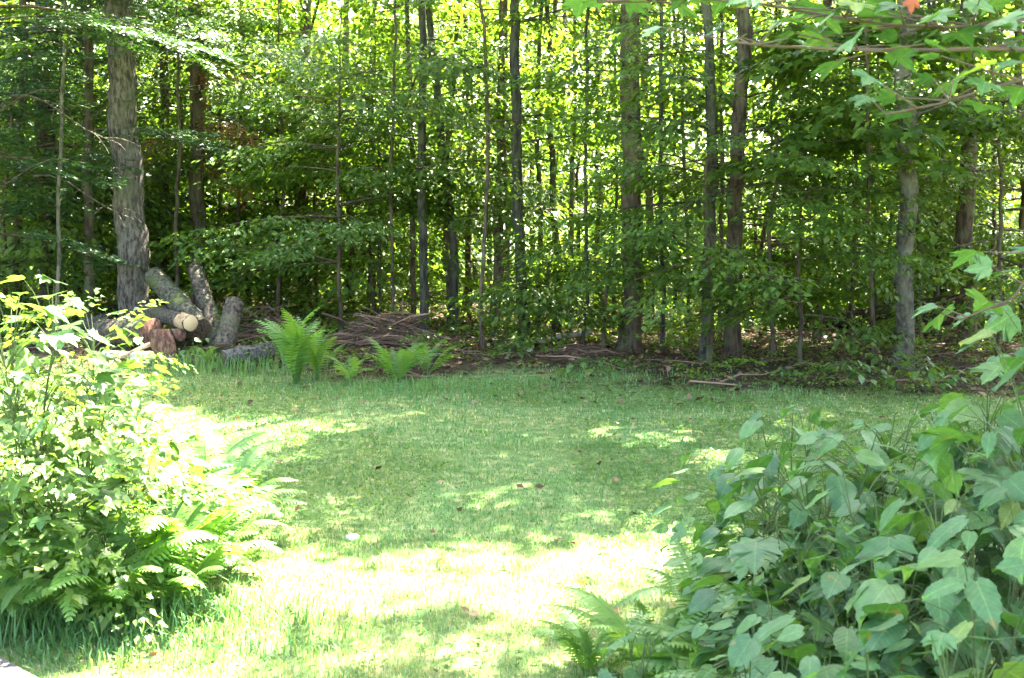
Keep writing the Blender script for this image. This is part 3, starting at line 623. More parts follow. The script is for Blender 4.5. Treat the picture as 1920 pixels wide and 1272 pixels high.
# ------------------------------------------------------------------ forest floor: litter, twigs, ground plants
def litter():
    rg = np.random.default_rng(55); n = 20000
    y = rg.uniform(10.6, 25, n); x = rg.uniform(-1, 1, n) * (y * .46 + .8)
    k = (rg.random(n) > lawn(x, y) * .93); x, y = x[k], y[k]; n = len(x)
    LV, LF = leaf_shape('rhomb'); R = rot_axes(rg.uniform(0, 6.28, n), rg.normal(0, .35, n), rg.normal(0, .4, n)); sz = rg.uniform(.05, .11, n)
    pos = np.stack([x, y, height(x, y) + .012], 1)
    V = np.einsum('nij,kj->nki', R, LV) * sz[:, None, None] + pos[:, None]; F = LF[None] + (np.arange(n) * len(LV))[:, None, None]
    o = obj("fallen_leaves", mesh("fallen_leaves", V.reshape(-1, 3), F.reshape(-1, 3), M_litter, np.repeat(rg.random(n), len(LV))))
    tag(o, "brown fallen leaves covering the forest floor behind the lawn", "leaves", kind="stuff")
    def flakes(name, x, y, s0, s1, lv0, lv1, lab, cat):
        n = len(x); R = rot_axes(rg.uniform(0, 6.28, n), rg.normal(0, .3, n), rg.normal(0, .4, n)); sz = rg.uniform(s0, s1, n)
        V = np.einsum('nij,kj->nki', R, LV) * sz[:, None, None] + np.stack([x, y, height(x, y) + .03], 1)[:, None]; F = LF[None] + (np.arange(n) * len(LV))[:, None, None]
        tag(obj(name, mesh(name, V.reshape(-1, 3), F.reshape(-1, 3), M_litter, np.repeat(rg.uniform(lv0, lv1, n), len(LV)))), lab, cat, kind="stuff")
    flakes("wood_chips", -4.15 + rg.normal(0, .75, 420), 13.35 + rg.normal(0, .3, 420), .03, .09, .45, 1, "pale wood chips and bark scraps littering the ground before the log pile", "wood chips")
    yl = rg.uniform(4.4, 11.5, 190) ** .999; flakes("lawn_leaves", rg.uniform(-1, 1, 190) * yl * .4, yl, .04, .075, .2, 1, "few dry fallen leaves scattered across the lawn", "leaves")
    mb = MB()
    for k in range(420):
        y = rg.uniform(11.5, 22); x = rg.uniform(-1, 1) * (y * .46)
        if lawn(x, y) > .4: continue
        a = rg.uniform(0, 3.14); L = rg.uniform(.2, 1.1); c = np.array([x, y, H(x, y) + .02]); t = np.linspace(-.5, .5, 4)[:, None]
        dv = np.array([math.cos(a), math.sin(a), rg.normal(0, .08)]) * L
        mb.add(*tube(c + dv * t + rg.normal(0, .015, (4, 3)), np.array([.009, .008, .006, .004]) * rg.uniform(.6, 1.5), 4), a=rg.random())
    o = mb.build("fallen_twigs", M_stick); tag(o, "thin dry twigs scattered over the forest floor", "twigs", kind="stuff")
    n = 1500; y = rg.uniform(10.8, 20, n); x = rg.uniform(-1, 1, n) * (y * .45 + .5)
    k = (lawn(x, y) < .75) & (fnoise(x, y, 1.4, 91) > np.where(x > 1, .4, .5)); x, y = x[k], y[k]; n = len(x)
    mb = MB(); put_sprays(mb, T_MID, np.stack([x, y, height(x, y) + rg.uniform(.04, .28, n)], 1), rg.uniform(0, 6.28, n), rg.normal(0, .3, n), rg.uniform(.22, .45, n), rg.normal(0, .15, n))
    n2 = 1300; y2 = rg.uniform(15.5, 27, n2); x2 = rg.uniform(-1, 1, n2) * (y2 * .46 + .5); k2 = ~((x2 > 3.2) & (x2 < 6.6) & (y2 < 18)) & (fnoise(x2, y2, 1.8, 95) > .4); x2, y2 = x2[k2], y2[k2]; n2 = len(x2)
    mb2 = MB(); put_sprays(mb2, T_MID, np.stack([x2, y2, height(x2, y2) + rg.uniform(.04, .55, n2)], 1), rg.uniform(0, 6.28, n2), rg.normal(0, .3, n2), rg.uniform(.5, .95, n2), rg.normal(.05, .15, n2))
    o2 = mb2.build("undergrowth", M_leaf_far); tag(o2, "knee-high green undergrowth deep between the trunks", "undergrowth", kind="stuff")
    o = mb.build("ground_cover", M_leaf); tag(o, "low green seedlings covering patches of the shaded forest floor", "ground cover", kind="stuff")
litter()

# ------------------------------------------------------------------ lawn grass
def grass():
    rg = np.random.default_rng(66)
    def field(n, y0, y1, h, w, seed):
        y = y0 + (y1 - y0) * rg.random(n) ; x = rg.uniform(-1, 1, n) * (y * .45 + .35)
        k = rg.random(n) < lawn(x, y); x, y = x[k], y[k]; n = len(x)
        tuft = fnoise(x, y, .55, seed)
        hh = h * rg.uniform(.45, 1.25, n) * (.45 + .95 * tuft)
        az = rg.uniform(0, 6.28, n); lean = rg.uniform(.1, .9, n)
        d = np.stack([np.cos(az), np.sin(az), np.zeros(n)], 1); s = np.stack([-np.sin(az), np.cos(az), np.zeros(n)], 1) * (w * rg.uniform(.6, 1.3, n))[:, None]
        b = np.stack([x, y, height(x, y) - .004], 1); up = np.array([0, 0, 1.])
        m = b + d * (hh * lean * .3)[:, None] + up * (hh * .6)[:, None]; t = b + d * (hh * lean)[:, None] + up * (hh * (1 - .35 * lean))[:, None]
        V = np.stack([b - s, b + s, m + s * .8, m - s * .8, t], 1)
        F = np.array([[0, 1, 2], [0, 2, 3], [3, 2, 4]])[None] + (np.arange(n) * 5)[:, None, None]
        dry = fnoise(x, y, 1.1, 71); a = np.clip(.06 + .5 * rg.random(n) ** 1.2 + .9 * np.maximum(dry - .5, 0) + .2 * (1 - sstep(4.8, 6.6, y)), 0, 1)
        a = np.where(rg.random(n) < .05 + .7 * np.maximum(dry - .5, 0) + .3 * (1 - sstep(4.9, 6.9, y)) + .12 * sstep(8.8, 10.2, y), rg.uniform(.75, 1, n), a)  # near strip: dry blades, paled further to stand in for strong sunlight
        return V.reshape(-1, 3), F.reshape(-1, 3), np.repeat(a, 5)
    mb = MB()
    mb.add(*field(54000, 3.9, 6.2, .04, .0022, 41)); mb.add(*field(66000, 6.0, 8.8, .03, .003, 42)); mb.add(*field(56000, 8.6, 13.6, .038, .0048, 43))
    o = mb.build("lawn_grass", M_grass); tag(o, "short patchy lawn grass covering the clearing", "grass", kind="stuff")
    # clover: small rounded leaflets lying in the grass
    n = 52000; y = rg.uniform(4.2, 12, n); x = rg.uniform(-1, 1, n) * (y * .42); k = (fnoise(x, y, 1.2, 47) > .42) & (rg.random(n) < .12 + .88 * sstep(5.9, 7.2, y)); x, y = x[k], y[k]; n = len(x)
    LV = np.array([[0, 0, 0], [.6, .5, .06], [1.1, 0, 0], [.6, -.5, .06]]); LF = np.array([[0, 1, 2], [0, 2, 3]])
    R = rot_axes(rg.uniform(0, 6.28, n), rg.normal(0, .3, n), rg.normal(0, .3, n)); sz = rg.uniform(.014, .028, n)
    V = np.einsum('nij,kj->nki', R, LV) * sz[:, None, None] + np.stack([x, y, height(x, y) + rg.uniform(.015, .04, n)], 1)[:, None]
    F = LF[None] + (np.arange(n) * 4)[:, None, None]
    o = obj("clover", mesh("clover", V.reshape(-1, 3), F.reshape(-1, 3), M_leaf_cool, np.repeat(rg.random(n), 4))); tag(o, "low clover leaves mixed into the lawn grass", "clover", kind="stuff")
    # longer blades where the mower does not reach
    mb = MB()
    for (px, py, n, sp_, h) in [(400, 700, 700, .6, .22), (800, 735, 500, .5, .13), (250, 1230, 900, .4, .08), (1150, 720, 250, .6, .1), (640, 745, 300, .5, .1), (1400, 750, 200, .5, .1), (90, 1190, 1300, .3, .17), (420, 1180, 500, .25, .09)]:
        d = ground_d(py); cx = GX(px, d); x = cx + rg.normal(0, sp_, n); y = d + rg.normal(0, sp_ * .5, n)
        hh = h * rg.uniform(.5, 1.3, n); az = rg.uniform(0, 6.28, n); dv = np.stack([np.cos(az), np.sin(az), 0 * az], 1); s = np.stack([-np.sin(az), np.cos(az), 0 * az], 1) * .0035
        b = np.stack([x, y, height(x, y) - .004], 1); up = np.array([0, 0, 1.])
        m = b + dv * (hh * .2)[:, None] + up * (hh * .65)[:, None]; t = b + dv * (hh * .6)[:, None] + up * (hh * .85)[:, None]
        V = np.stack([b - s, b + s, m + s * .8, m - s * .8, t], 1); F = np.array([[0, 1, 2], [0, 2, 3], [3, 2, 4]])[None] + (np.arange(n) * 5)[:, None, None]
        mb.add(V.reshape(-1, 3), F.reshape(-1, 3), np.repeat(rg.random(n) * .75, 5))
    o = mb.build("long_grass", M_grass); tag(o, "longer unmown grass along the lawn's margins", "grass", kind="stuff")
grass()

# ------------------------------------------------------------------ log pile
M_oldend = bark_mat('old_weathered_log_end', (.05, .035, .024), (.17, .12, .08), None, 40, 1, .6)
def log(label, p0, p1, r0, r1, mat, seed, endmat=M_oldend, name="log", group="cut logs piled by the pine", ends=(1, 1), rough=.16):
    p0, p1 = Vector(p0), Vector(p1); L = (p1 - p0).length; mid = (p0 + p1) / 2
    root = empty(name, mid, label, "log", group)
    root.rotation_mode = 'QUATERNION'; root.rotation_quaternion = (p1 - p0).to_track_quat('Z', 'Y')
    rg = np.random.default_rng(seed); m = 30; n = 30; t = np.linspace(-L / 2, L / 2, m)
    bend = rg.normal(0, .012); pts = np.stack([bend * np.sin((t / L + .5) * 3.1), .5 * bend * np.cos(t * 3), t], 1); pts[:, :2] -= pts[:1, :2] * 0
    rad = np.linspace(r0, r1, m) * .88 * (1 + .015 * rg.normal(0, 1, m))
    V, F = tube(pts, rad, n, rough * .3, seed); V = barky(V, n, m, rough * 2.6, seed, 9, 9)
    obj("bark", mesh("bark", V, F, mat, None, True), root)
    for e, zi in ((ends[0], 0), (ends[1], m - 1)):
        if not e: continue
        ring = V[zi * n:(zi + 1) * n]; sgn = -1 if zi == 0 else 1; c = ring.mean(0)
        inn = c + (ring - c) * .93; inn[:, 2] += sgn * .006; c2 = c + [0, 0, sgn * .008]
        W = np.concatenate([ring * 1, inn, c2[None]]); k = np.arange(n); k2 = (k + 1) % n
        F2 = np.concatenate([np.stack([k, k2, n + k2], 1), np.stack([k, n + k2, n + k], 1), np.stack([n + k, n + k2, np.full(n, 2 * n)], 1)])
        if sgn < 0: F2 = F2[:, ::-1]
        obj("cut_end", mesh("cut_end", W, F2, endmat), root)
    return root
log("thick dark-barked log lying lowest and longest in the pile", P(185, 628, 14.3), P(284, 622, 13.75), .19, .175, M_logbark, 1, M_red)
sawn = log("log with fresh tan sawn face pointing out of the pile", P(272, 584, 14.9), P(357, 607, 13.55), .11, .098, M_logbark, 2, M_cut)
def collar(root, r0, r1, L0, L1):
    V, F = tube(np.array([[0, 0, L0], [0, 0, (L0 + L1) / 2], [0, 0, L1]]), [r0, (r0 + r1) / 2, r1], 22, .1, 9); obj("stripped_collar", mesh("stripped_collar", V, F, M_tan, None, True), root)
_l = (P(357, 607, 13.55) - P(272, 584, 14.9)).length / 2
collar(sawn, .099, .095, _l - .27, _l - .004)
log("bark-covered log lying on top behind the sawn one", P(255, 590, 14.9), P(366, 598, 14.35), .13, .12, M_logbark, 3, M_red)
log("short brownish broken log under the sawn face", P(280, 634, 14.1), P(338, 628, 13.5), .075, .085, M_brown, 4, M_red)
log("mossy log leaning back against the pine trunk", P(378, 618, 14.0), P(288, 518, 15.0), .15, .135, M_mossbark, 5)
log("slimmer grey log leaning steeply behind the short upright one", P(412, 650, 14.0), P(366, 500, 15.0), .125, .1, M_logbark, 6)
log("short grey log propped nearly upright at the pile's end", P(420, 655, 13.3), P(440, 566, 13.7), .13, .12, M_logbark, 7)
log("dark damp log lying on the ground beside the tall fern", P(420, 672, 13.0), P(508, 655, 13.3), .115, .1, M_darklog, 8)
log("slim bleached white log lying in the sun before the pile", P(196, 664, 13.5), P(292, 668, 13.3), .05, .06, M_pale, 9)
log("half-rotted dark log lying behind the bright bush", P(60, 640, 15.2), P(200, 600, 15.6), .12, .1, M_darklog, 10)
log("thin barkless branch propped across the pile's near end", P(228, 672, 13.3), P(300, 640, 13.5), .025, .03, M_tan, 13, M_tan)
def slab():
    o = P(318, 692, 13.15); o.z = H(o.x, o.y) - .03
    root = empty("split_log", o, "reddish split slab of wood standing on end under the sawn log", "log", "cut logs piled by the pine")
    prof = np.array([[-.115, 0], [-.05, .03], [.1, .02], [.12, -.03], [.02, -.1], [-.1, -.06]]); m = 8; V = []; rg = np.random.default_rng(5)
    for i in range(m):
        t = i / (m - 1); s = .72 + .45 * math.sin(t * 2.6) ; q = prof * s * (1 + rg.normal(0, .04, prof.shape))
        V.append(np.concatenate([q + [-.1 * t, .05 * t], np.full((6, 1), t * .44)], 1))
    V = np.concatenate(V); F = []
    for i in range(m - 1):
        for j in range(6):
            a, b = i * 6 + j, i * 6 + (j + 1) % 6; F += [[a, b, b + 6], [a, b + 6, a + 6]]
    e = (m - 1) * 6; F += [[e, e + 1, e + 2], [e, e + 2, e + 3], [e, e + 3, e + 4], [e, e + 4, e + 5]]
    obj("split_wood", mesh("split_wood", V, F, M_red), root)
    bk = V.reshape(m, 6, 3)[:, [0, 1, 2, 3]].copy(); c = V.reshape(m, 6, 3).mean(1)[:, None]; bk = c + (bk - c) * np.array([1.1, 1.12, 1])
    F = []
    for i in range(m - 1):
        for j in range(3):
            a = i * 4 + j; F += [[a, a + 1, a + 5], [a, a + 5, a + 4]]
    obj("bark", mesh("bark", bk.reshape(-1, 3), F, M_logbark), root)
slab()
log("upper of two fallen rotten trunks lying behind the pale mottled trunk", P(1480, 612, 17.2), P(1812, 574, 16.4), .11, .2, M_rot, 21, M_rot, "fallen_log", "fallen trunks in the wood", rough=.25)
log("lower of two fallen rotten trunks slanting behind the pale mottled trunk", P(1552, 640, 16.0), P(1790, 590, 15.9), .09, .14, M_rot, 22, M_rot, "fallen_log", "fallen trunks in the wood", rough=.25)
log("pale fallen pole lying on the leaf litter under the stout trunk", P(1010, 640, 15.6), P(1108, 622, 15.9), .03, .04, M_pale, 23, M_pale, "fallen_pole", rough=.2)
log("weathered pale stick lying in a sun patch at the lawn's far corner", P(1490, 772, 10.4), P(1560, 784, 10.2), .02, .03, M_pale, 24, M_pale, "fallen_stick", rough=.3)

# ------------------------------------------------------------------ brush pile
def brush(label, px, py, d, sx, sy, hz, n_big, n_small, seed):
    c = P(px, py, d); c.z = H(c.x, c.y); rg = np.random.default_rng(seed)
    root = empty("brush_pile", c, label, "brush pile", "piles of dead sticks at the wood edge")
    def stick(L, r):
        u, v = rg.normal(0, .4, 2); hm = hz * max(.08, math.exp(-(u * u + v * v) * 2.2)); z = rg.uniform(.02, max(.05, hm))
        a = rg.normal(0, .5) + (3.14 if rg.random() < .5 else 0); e = rg.normal(-.05, .45) if z > .12 else rg.normal(0, .05)
        t = np.linspace(-.5, .5, 5)[:, None]; dv = np.array([math.cos(a) * math.cos(e), math.sin(a) * math.cos(e), math.sin(e)]) * L
        p = np.array([u * sx, v * sy, z]) + dv * t + np.array([0, 0, -.1 * L]) * (2 * t) ** 2 + rg.normal(0, .012 * L, (5, 3)); p[:, 2] = np.maximum(p[:, 2], .01)
        return tube(p, r * np.array([1, .92, .8, .62, .35]), 5, cap=True)
    for k in range(n_big):
        V, F = stick(rg.uniform(.45, 1.15), rg.uniform(.006, .014)); obj("stick", mesh("stick", V, F, M_stick, np.full(len(V), rg.random())), root)
    mb = MB()
    for k in range(n_small): mb.add(*stick(rg.uniform(.25, .8), rg.uniform(.003, .007)), a=rg.random() * .8)
    o = mb.build("small_twigs", M_stick, root); o['kind'] = "stuff"
brush("tangled heap of dry brown sticks behind the low fern", 728, 640, 15.0, .7, .45, .36, 34, 420, 1)
brush("low scatter of dry sticks and leaves at the stout trunk's foot", 1085, 660, 14.6, .55, .35, .14, 12, 90, 2)
brush("loose dark heap of twigs between the logs and tall fern", 500, 620, 15.2, .6, .4, .45, 22, 160, 3)

# ------------------------------------------------------------------ ferns
def frond_mesh(seed, detail=True, npair=24):
    rg = np.random.default_rng(seed); V, F = [], []
    def add(v, f):
        b = sum(len(x) for x in V); V.append(np.array(v, float)); F.append(np.array(f) + b)
    arch = rg.uniform(.35, .8); side = rg.normal(0, .06)
    def rach(t): return np.array([side * math.sin(t * 3), t - .12 * arch * t ** 3, .33 * math.sin(t * 2.0) * arch * 1.2 - .42 * arch * t ** 3])
    ts = np.linspace(0, 1, 12); pts = np.array([rach(t) for t in ts]); v, f = tube(pts, .008 * (1 - .85 * ts) + .0008, 3); add(v, f)
    for i in range(npair):
        t = .12 + .86 * (i + .5) / npair; L = .21 * math.sin(min(1, (t - .08) * 1.9) * 1.57) ** .8 * (1 - ((t - .1) / .9) ** 2.2) + .012
        o = rach(t); o2 = rach(min(1, t + .02)); T = (o2 - o) / (np.linalg.norm(o2 - o) + 1e-9)
        for s in (-1, 1):
            d = np.array([s, 0, 0]) * .92 + T * .42 + np.array([0, 0, -.12 + rg.normal(0, .07)]); d /= np.linalg.norm(d); w = T - d * T.dot(d); w /= np.linalg.norm(w)
            m = 7 if detail else 3; hw = .5 / npair * 1.05; vv, ff = [], []
            for k in range(m):
                u = k / m; e = hw * (1 - u ** 1.5) * (1.15 if k % 2 else .55) if detail else hw * (1 - u ** 1.5) * .62
                c = o + d * L * u + np.array([0, 0, -.25 * L * u * u]); vv += [c - w * e, c + w * e]
            vv.append(o + d * L + np.array([0, 0, -.25 * L])); 
            for k in range(m - 1): a = 2 * k; ff += [[a, a + 1, a + 3], [a, a + 3, a + 2]]
            ff.append([2 * m - 2, 2 * m - 1, 2 * m]); add(vv, ff)
    return mesh("frond", np.concatenate(V), np.concatenate(F), M_fern)
FRONDS = [frond_mesh(700 + k) for k in range(5)]
FRONDS_FAR = [frond_mesh(720 + k, False, 20) for k in range(4)]
def fern(label, x, y, n, L, tilt, seed, meshes=FRONDS, group="ferns"):
    rg = np.random.default_rng(seed); z = H(x, y); root = empty("fern", (x, y, z), label, "fern", group)
    for k in range(n):
        az = 2 * math.pi * (k + rg.uniform(-.3, .3)) / n; el = rg.uniform(*tilt); l = L * rg.uniform(.75, 1.1)
        M = Matrix.Translation((rg.normal(0, .02), rg.normal(0, .02), 0)) @ Matrix.Rotation(az, 4, 'Z') @ Matrix.Rotation(el, 4, 'X') @ Matrix.Rotation(rg.normal(0, .2), 4, 'Y') @ Matrix.Diagonal((l, l, l, 1))
        obj("frond", meshes[int(rg.integers(len(meshes)))], root, M)
def fern_px(label, px, py, *a, **k):
    d = ground_d(py); fern(label, GX(px, d), d, *a, **k)
FG1 = "ferns at the wood edge"
fern_px("tall bright green fern standing upright beside the dark log", 556, 722, 14, .92, (.8, 1.4), 1, FRONDS_FAR, FG1)
fern_px("second upright fern crowding the tall fern's side", 596, 715, 8, .66, (.7, 1.25), 2, FRONDS_FAR, FG1)
fern_px("low yellow-green fern spreading before the brush pile", 742, 722, 13, .6, (.4, 1.05), 3, FRONDS_FAR, FG1)
fern_px("small fern beside the low yellow-green one nearer the brush", 800, 708, 8, .48, (.4, .95), 4, FRONDS_FAR, FG1)
fern_px("little fern between the tall fern and the low one", 655, 722, 7, .42, (.4, .9), 5, FRONDS_FAR, FG1)
fern_px("small fern growing by the leaning-log end of the pile", 385, 690, 6, .4, (.5, 1.0), 6, FRONDS_FAR, FG1)
FG2 = "sunlit ferns in the bright bush"
fern_px("sunlit fern pushing its fronds farthest onto the lawn", 385, 1030, 15, .56, (.35, .9), 7, FRONDS, FG2)
fern_px("sunlit fern lowest on the lawn side of the bright bush", 355, 1105, 14, .52, (.3, .85), 8, FRONDS, FG2)
fern_px("fern with a hanging frond over dark soil in the bright bush", 265, 1150, 15, .78, (.35, .9), 9, FRONDS, FG2)
fern_px("half-shaded fern low in the bright bush near the plank", 130, 1185, 13, .66, (.3, .85), 10, FRONDS, FG2)
fern_px("sunlit fern at the far tip of the bright bush", 372, 925, 13, .62, (.35, .85), 11, FRONDS, FG2)
fern_px("fern in the middle of the bright bush below the maple leaves", 230, 1010, 13, .7, (.4, .95), 12, FRONDS, FG2)
fern_px("fern at the picture's edge under the bright bush", 10, 1110, 12, .65, (.4, .95), 13, FRONDS, FG2)
for k, (lab, px, py, n, L) in enumerate([("sunlit fern wedged between the two lowest lawn-side ferns", 400, 1085, 12, .46), ("sunlit fern on the lawn side just below the bush's far tip", 420, 975, 12, .5), ("sunlit fern at the foot of the bush nearest the long grass", 310, 1165, 12, .5),
                                          ("sunlit fern tucked behind the lawn-side ferns under small leaves", 310, 1050, 13, .6), ("sunlit fern filling the bush's low middle over the long grass", 190, 1190, 13, .6)]):
    fern_px(lab, px, py, n, L, (.3, .95), 60 + k, FRONDS, FG2)
FG3 = "shaded ferns in the broad-leaved bush"
for k, (lab, px, py, d, n, L) in enumerate([("shaded fern in the heart of the broad-leaved bush", 1420, 1120, 4.0, 12, .6), ("shaded fern fringing the broad-leaved bush on the lawn side", 1230, 1230, 4.2, 12, .52),
                                             ("shaded fern low among broad leaves near the bottom edge", 1560, 1200, 3.6, 12, .6), ("shaded fern beneath the bush's near corner", 1120, 1262, 4.3, 9, .42),
   ("shaded fern poking out of the bush toward the sunny grass", 1360, 1000, 4.6, 13, .62), ("shaded fern showing lacy fronds among the maple leaves", 1500, 1000, 4.0, 12, .7)]):
    fern(lab, GX(px, d), d, n, L, (.35, .85), 40 + k, FRONDS, FG3)

# ------------------------------------------------------------------ broad leaves for the near shrubs
def ovate_leaf(seed, mat, teeth=True, wid=.42):
    rg = np.random.default_rng(seed); n = 15; V, F = [], []
    curl, fold, tw, wav = rg.uniform(.08, .4), rg.uniform(.03, .2), rg.normal(0, .12), rg.uniform(.008, .03); ph = rg.uniform(0, 6)
    for i in range(n):
        t = i / (n - 1); w = wid * float(np.interp(t, [0, .06, .15, .28, .42, .56, .7, .82, .92, 1], [.3, .66, .9, 1, .97, .83, .6, .34, .12, 0]))
        e = (.03 if i % 2 else -.012) * (1 - t * .6) if teeth and 0 < i < n - 1 else 0
        for s_ in (-1, -.5, 0, .5, 1):
            a = abs(s_); back = (-.1 * a if i == 0 else -.1 * a * (1 - t / .3) if t < .3 else .03 * a)
            V.append((s_ * (w + (e if a == 1 else 0)), t + back + (.03 * a if i % 2 and a == 1 else 0), -curl * t * t + fold * w * a * 1.4 - .35 * w * a * a * fold * 3 + s_ * tw * t + wav * a * math.sin(11 * t + ph + 2 * s_)))
    for i in range(n - 1):
        for j in range(4):
            a = i * 5 + j; F.append([a, a + 1, a + 6, a + 5])
    return mesh("leaf", V, F, mat, None, True)
def maple_leaf(seed, mat):
    rg = np.random.default_rng(seed); out = []
    half = [(0, 1.0), (.085, .84), (.16, .78), (.2, .62), (.235, .5), (.42, .6), (.5, .66), (.58, .52), (.66, .56), (.56, .36), (.5, .22), (.58, .14), (.42, .05), (.2, -.04), (.05, .0)]
    pts = [(x, y) for x, y in half] + [(-x, y) for x, y in half[::-1]][:-1]
    curl, fold, tw = rg.uniform(.08, .4), rg.uniform(.05, .25), rg.normal(0, .12)
    def zf(x, y): return -curl * y * y * .7 + fold * abs(x) - .3 * curl * x * x + tw * x * y + .015 * math.sin(9 * y + 5 * x)
    V = [(x, y, zf(x, y)) for x, y in pts]; m = len(pts)
    inn = [(x * .45, .3 + (y - .3) * .45) for x, y in pts]; V += [(x, y, zf(x, y)) for x, y in inn]; V.append((0, .3, zf(0, .3)))
    F = []
    for k in range(m):
        k2 = (k + 1) % m; F += [[k2, k, m + k], [k2, m + k, m + k2], [m + k2, m + k, 2 * m]]
    return mesh("leaf", V, F, mat, None, True)
OV = [ovate_leaf(k, M_bigleaf, k % 3 != 2, .27 + .02 * k) for k in range(10)]
MP_SHADE = [maple_leaf(10 + k, M_bigleaf) for k in range(5)]
MP_SUN = [maple_leaf(20 + k, M_maple) for k in range(5)]
OV_MIX = OV + OV + MP_SHADE[:2]
OV_SUN = [ovate_leaf(30 + k, M_maple, True, random.uniform(.3, .4)) for k in range(4)]
def place_leaf(root, base, p, outward, size, meshes, rg, droop=(.1, .8), tilt=.35, name="leaf"):
    """p = blade base (relative to root)"""
    a = math.atan2(outward[1], outward[0]) + rg.normal(0, .5); dr = rg.uniform(*droop)
    Yv = Vector((math.cos(a) * math.cos(dr), math.sin(a) * math.cos(dr), -math.sin(dr)))
    Xv = Yv.cross(Vector((0, 0, 1))).normalized(); Zv = Xv.cross(Yv); q = Quaternion(Yv, rg.normal(0, tilt)); Xv = q @ Xv; Zv = q @ Zv
    M = Matrix((Xv, Yv, Zv)).transposed().to_4x4(); M.translation = Vector(p)
    return obj(name, meshes[int(rg.integers(len(meshes)))], root, M @ Matrix.Diagonal((size, size, size, 1)))
def shrub(name, label, x, y, h, spread, n, meshes, size, seed, group, cat="shrub", stems=4, droop=(.1, .8), low=.25, lean=(0, 0), mat=M_stem, fine=0):
    rg = np.random.default_rng(seed); z0 = H(x, y); root = empty(name, (x, y, z0), label, cat, group); wd = MB(); ST = []
    for s in range(stems):
        a = rg.uniform(0, 6.28); rr = spread * rg.uniform(.2, .6) if stems > 1 else .05; hh = h * rg.uniform(.75, .97); t = np.linspace(0, 1, 7)
        pts = np.stack([(math.cos(a) * rr + lean[0]) * t ** 1.4 + rg.normal(0, .01, 7) * t, (math.sin(a) * rr + lean[1]) * t ** 1.4, hh * t - .01], 1)
        wd.add(*tube(pts, .0034 * (1 - .6 * t) * (1 + .4 * h), 5)); ST.append(pts)
    for k in range(n):
        v = rg.normal(0, 1, 3); v[2] = abs(v[2]) * .8 + .1; v /= np.linalg.norm(v); rad = rg.random() ** .3
        p = np.array([v[0] * spread * rad + lean[0] * .8, v[1] * spread * rad + lean[1] * .8, h * (low + (1 - low) * (v[2] * rad))])
        best = min(((np.linalg.norm((s - p) * [1, 1, 1.6], axis=1).min(), s) for s in ST), key=lambda q: q[0])[1]
        c = best[np.clip(np.argmin(np.linalg.norm(best - p, axis=1)) - 1, 0, 6)]
        u = np.linspace(0, 1, 4)[:, None]; wd.add(*tube(c + (p - c) * u + np.array([0, 0, .05]) * np.sin(u * 3.14), np.array([.002, .0018, .0015, .0012]), 4))
        o = p - c; place_leaf(root, None, p, (o[0] + v[0] * .1, o[1] + v[1] * .1), size * rg.uniform(.45, 1.2), meshes, rg, droop)
    wd.build("stem", mat, root)
    if fine:
        v = rg.normal(0, 1, (fine, 3)); v[:, 2] = np.abs(v[:, 2]) * .8; v /= np.linalg.norm(v, axis=1)[:, None]; v *= rg.random(fine)[:, None] ** .3
        mb = MB(); put_sprays(mb, T_FINE, np.stack([v[:, 0] * spread * .8, v[:, 1] * spread * .8, h * (low * .8 + (1 - low * .8) * v[:, 2]) - .03], 1), np.arctan2(v[:, 1], v[:, 0]) + rg.normal(0, .6, fine), rg.normal(0, .3, fine), rg.uniform(.22, .38, fine), rg.normal(.1, .15, fine))
        mb.build("foliage", M_leaf_sun, root)
    return root
GR = "broad-leaved shrubs in open shade"
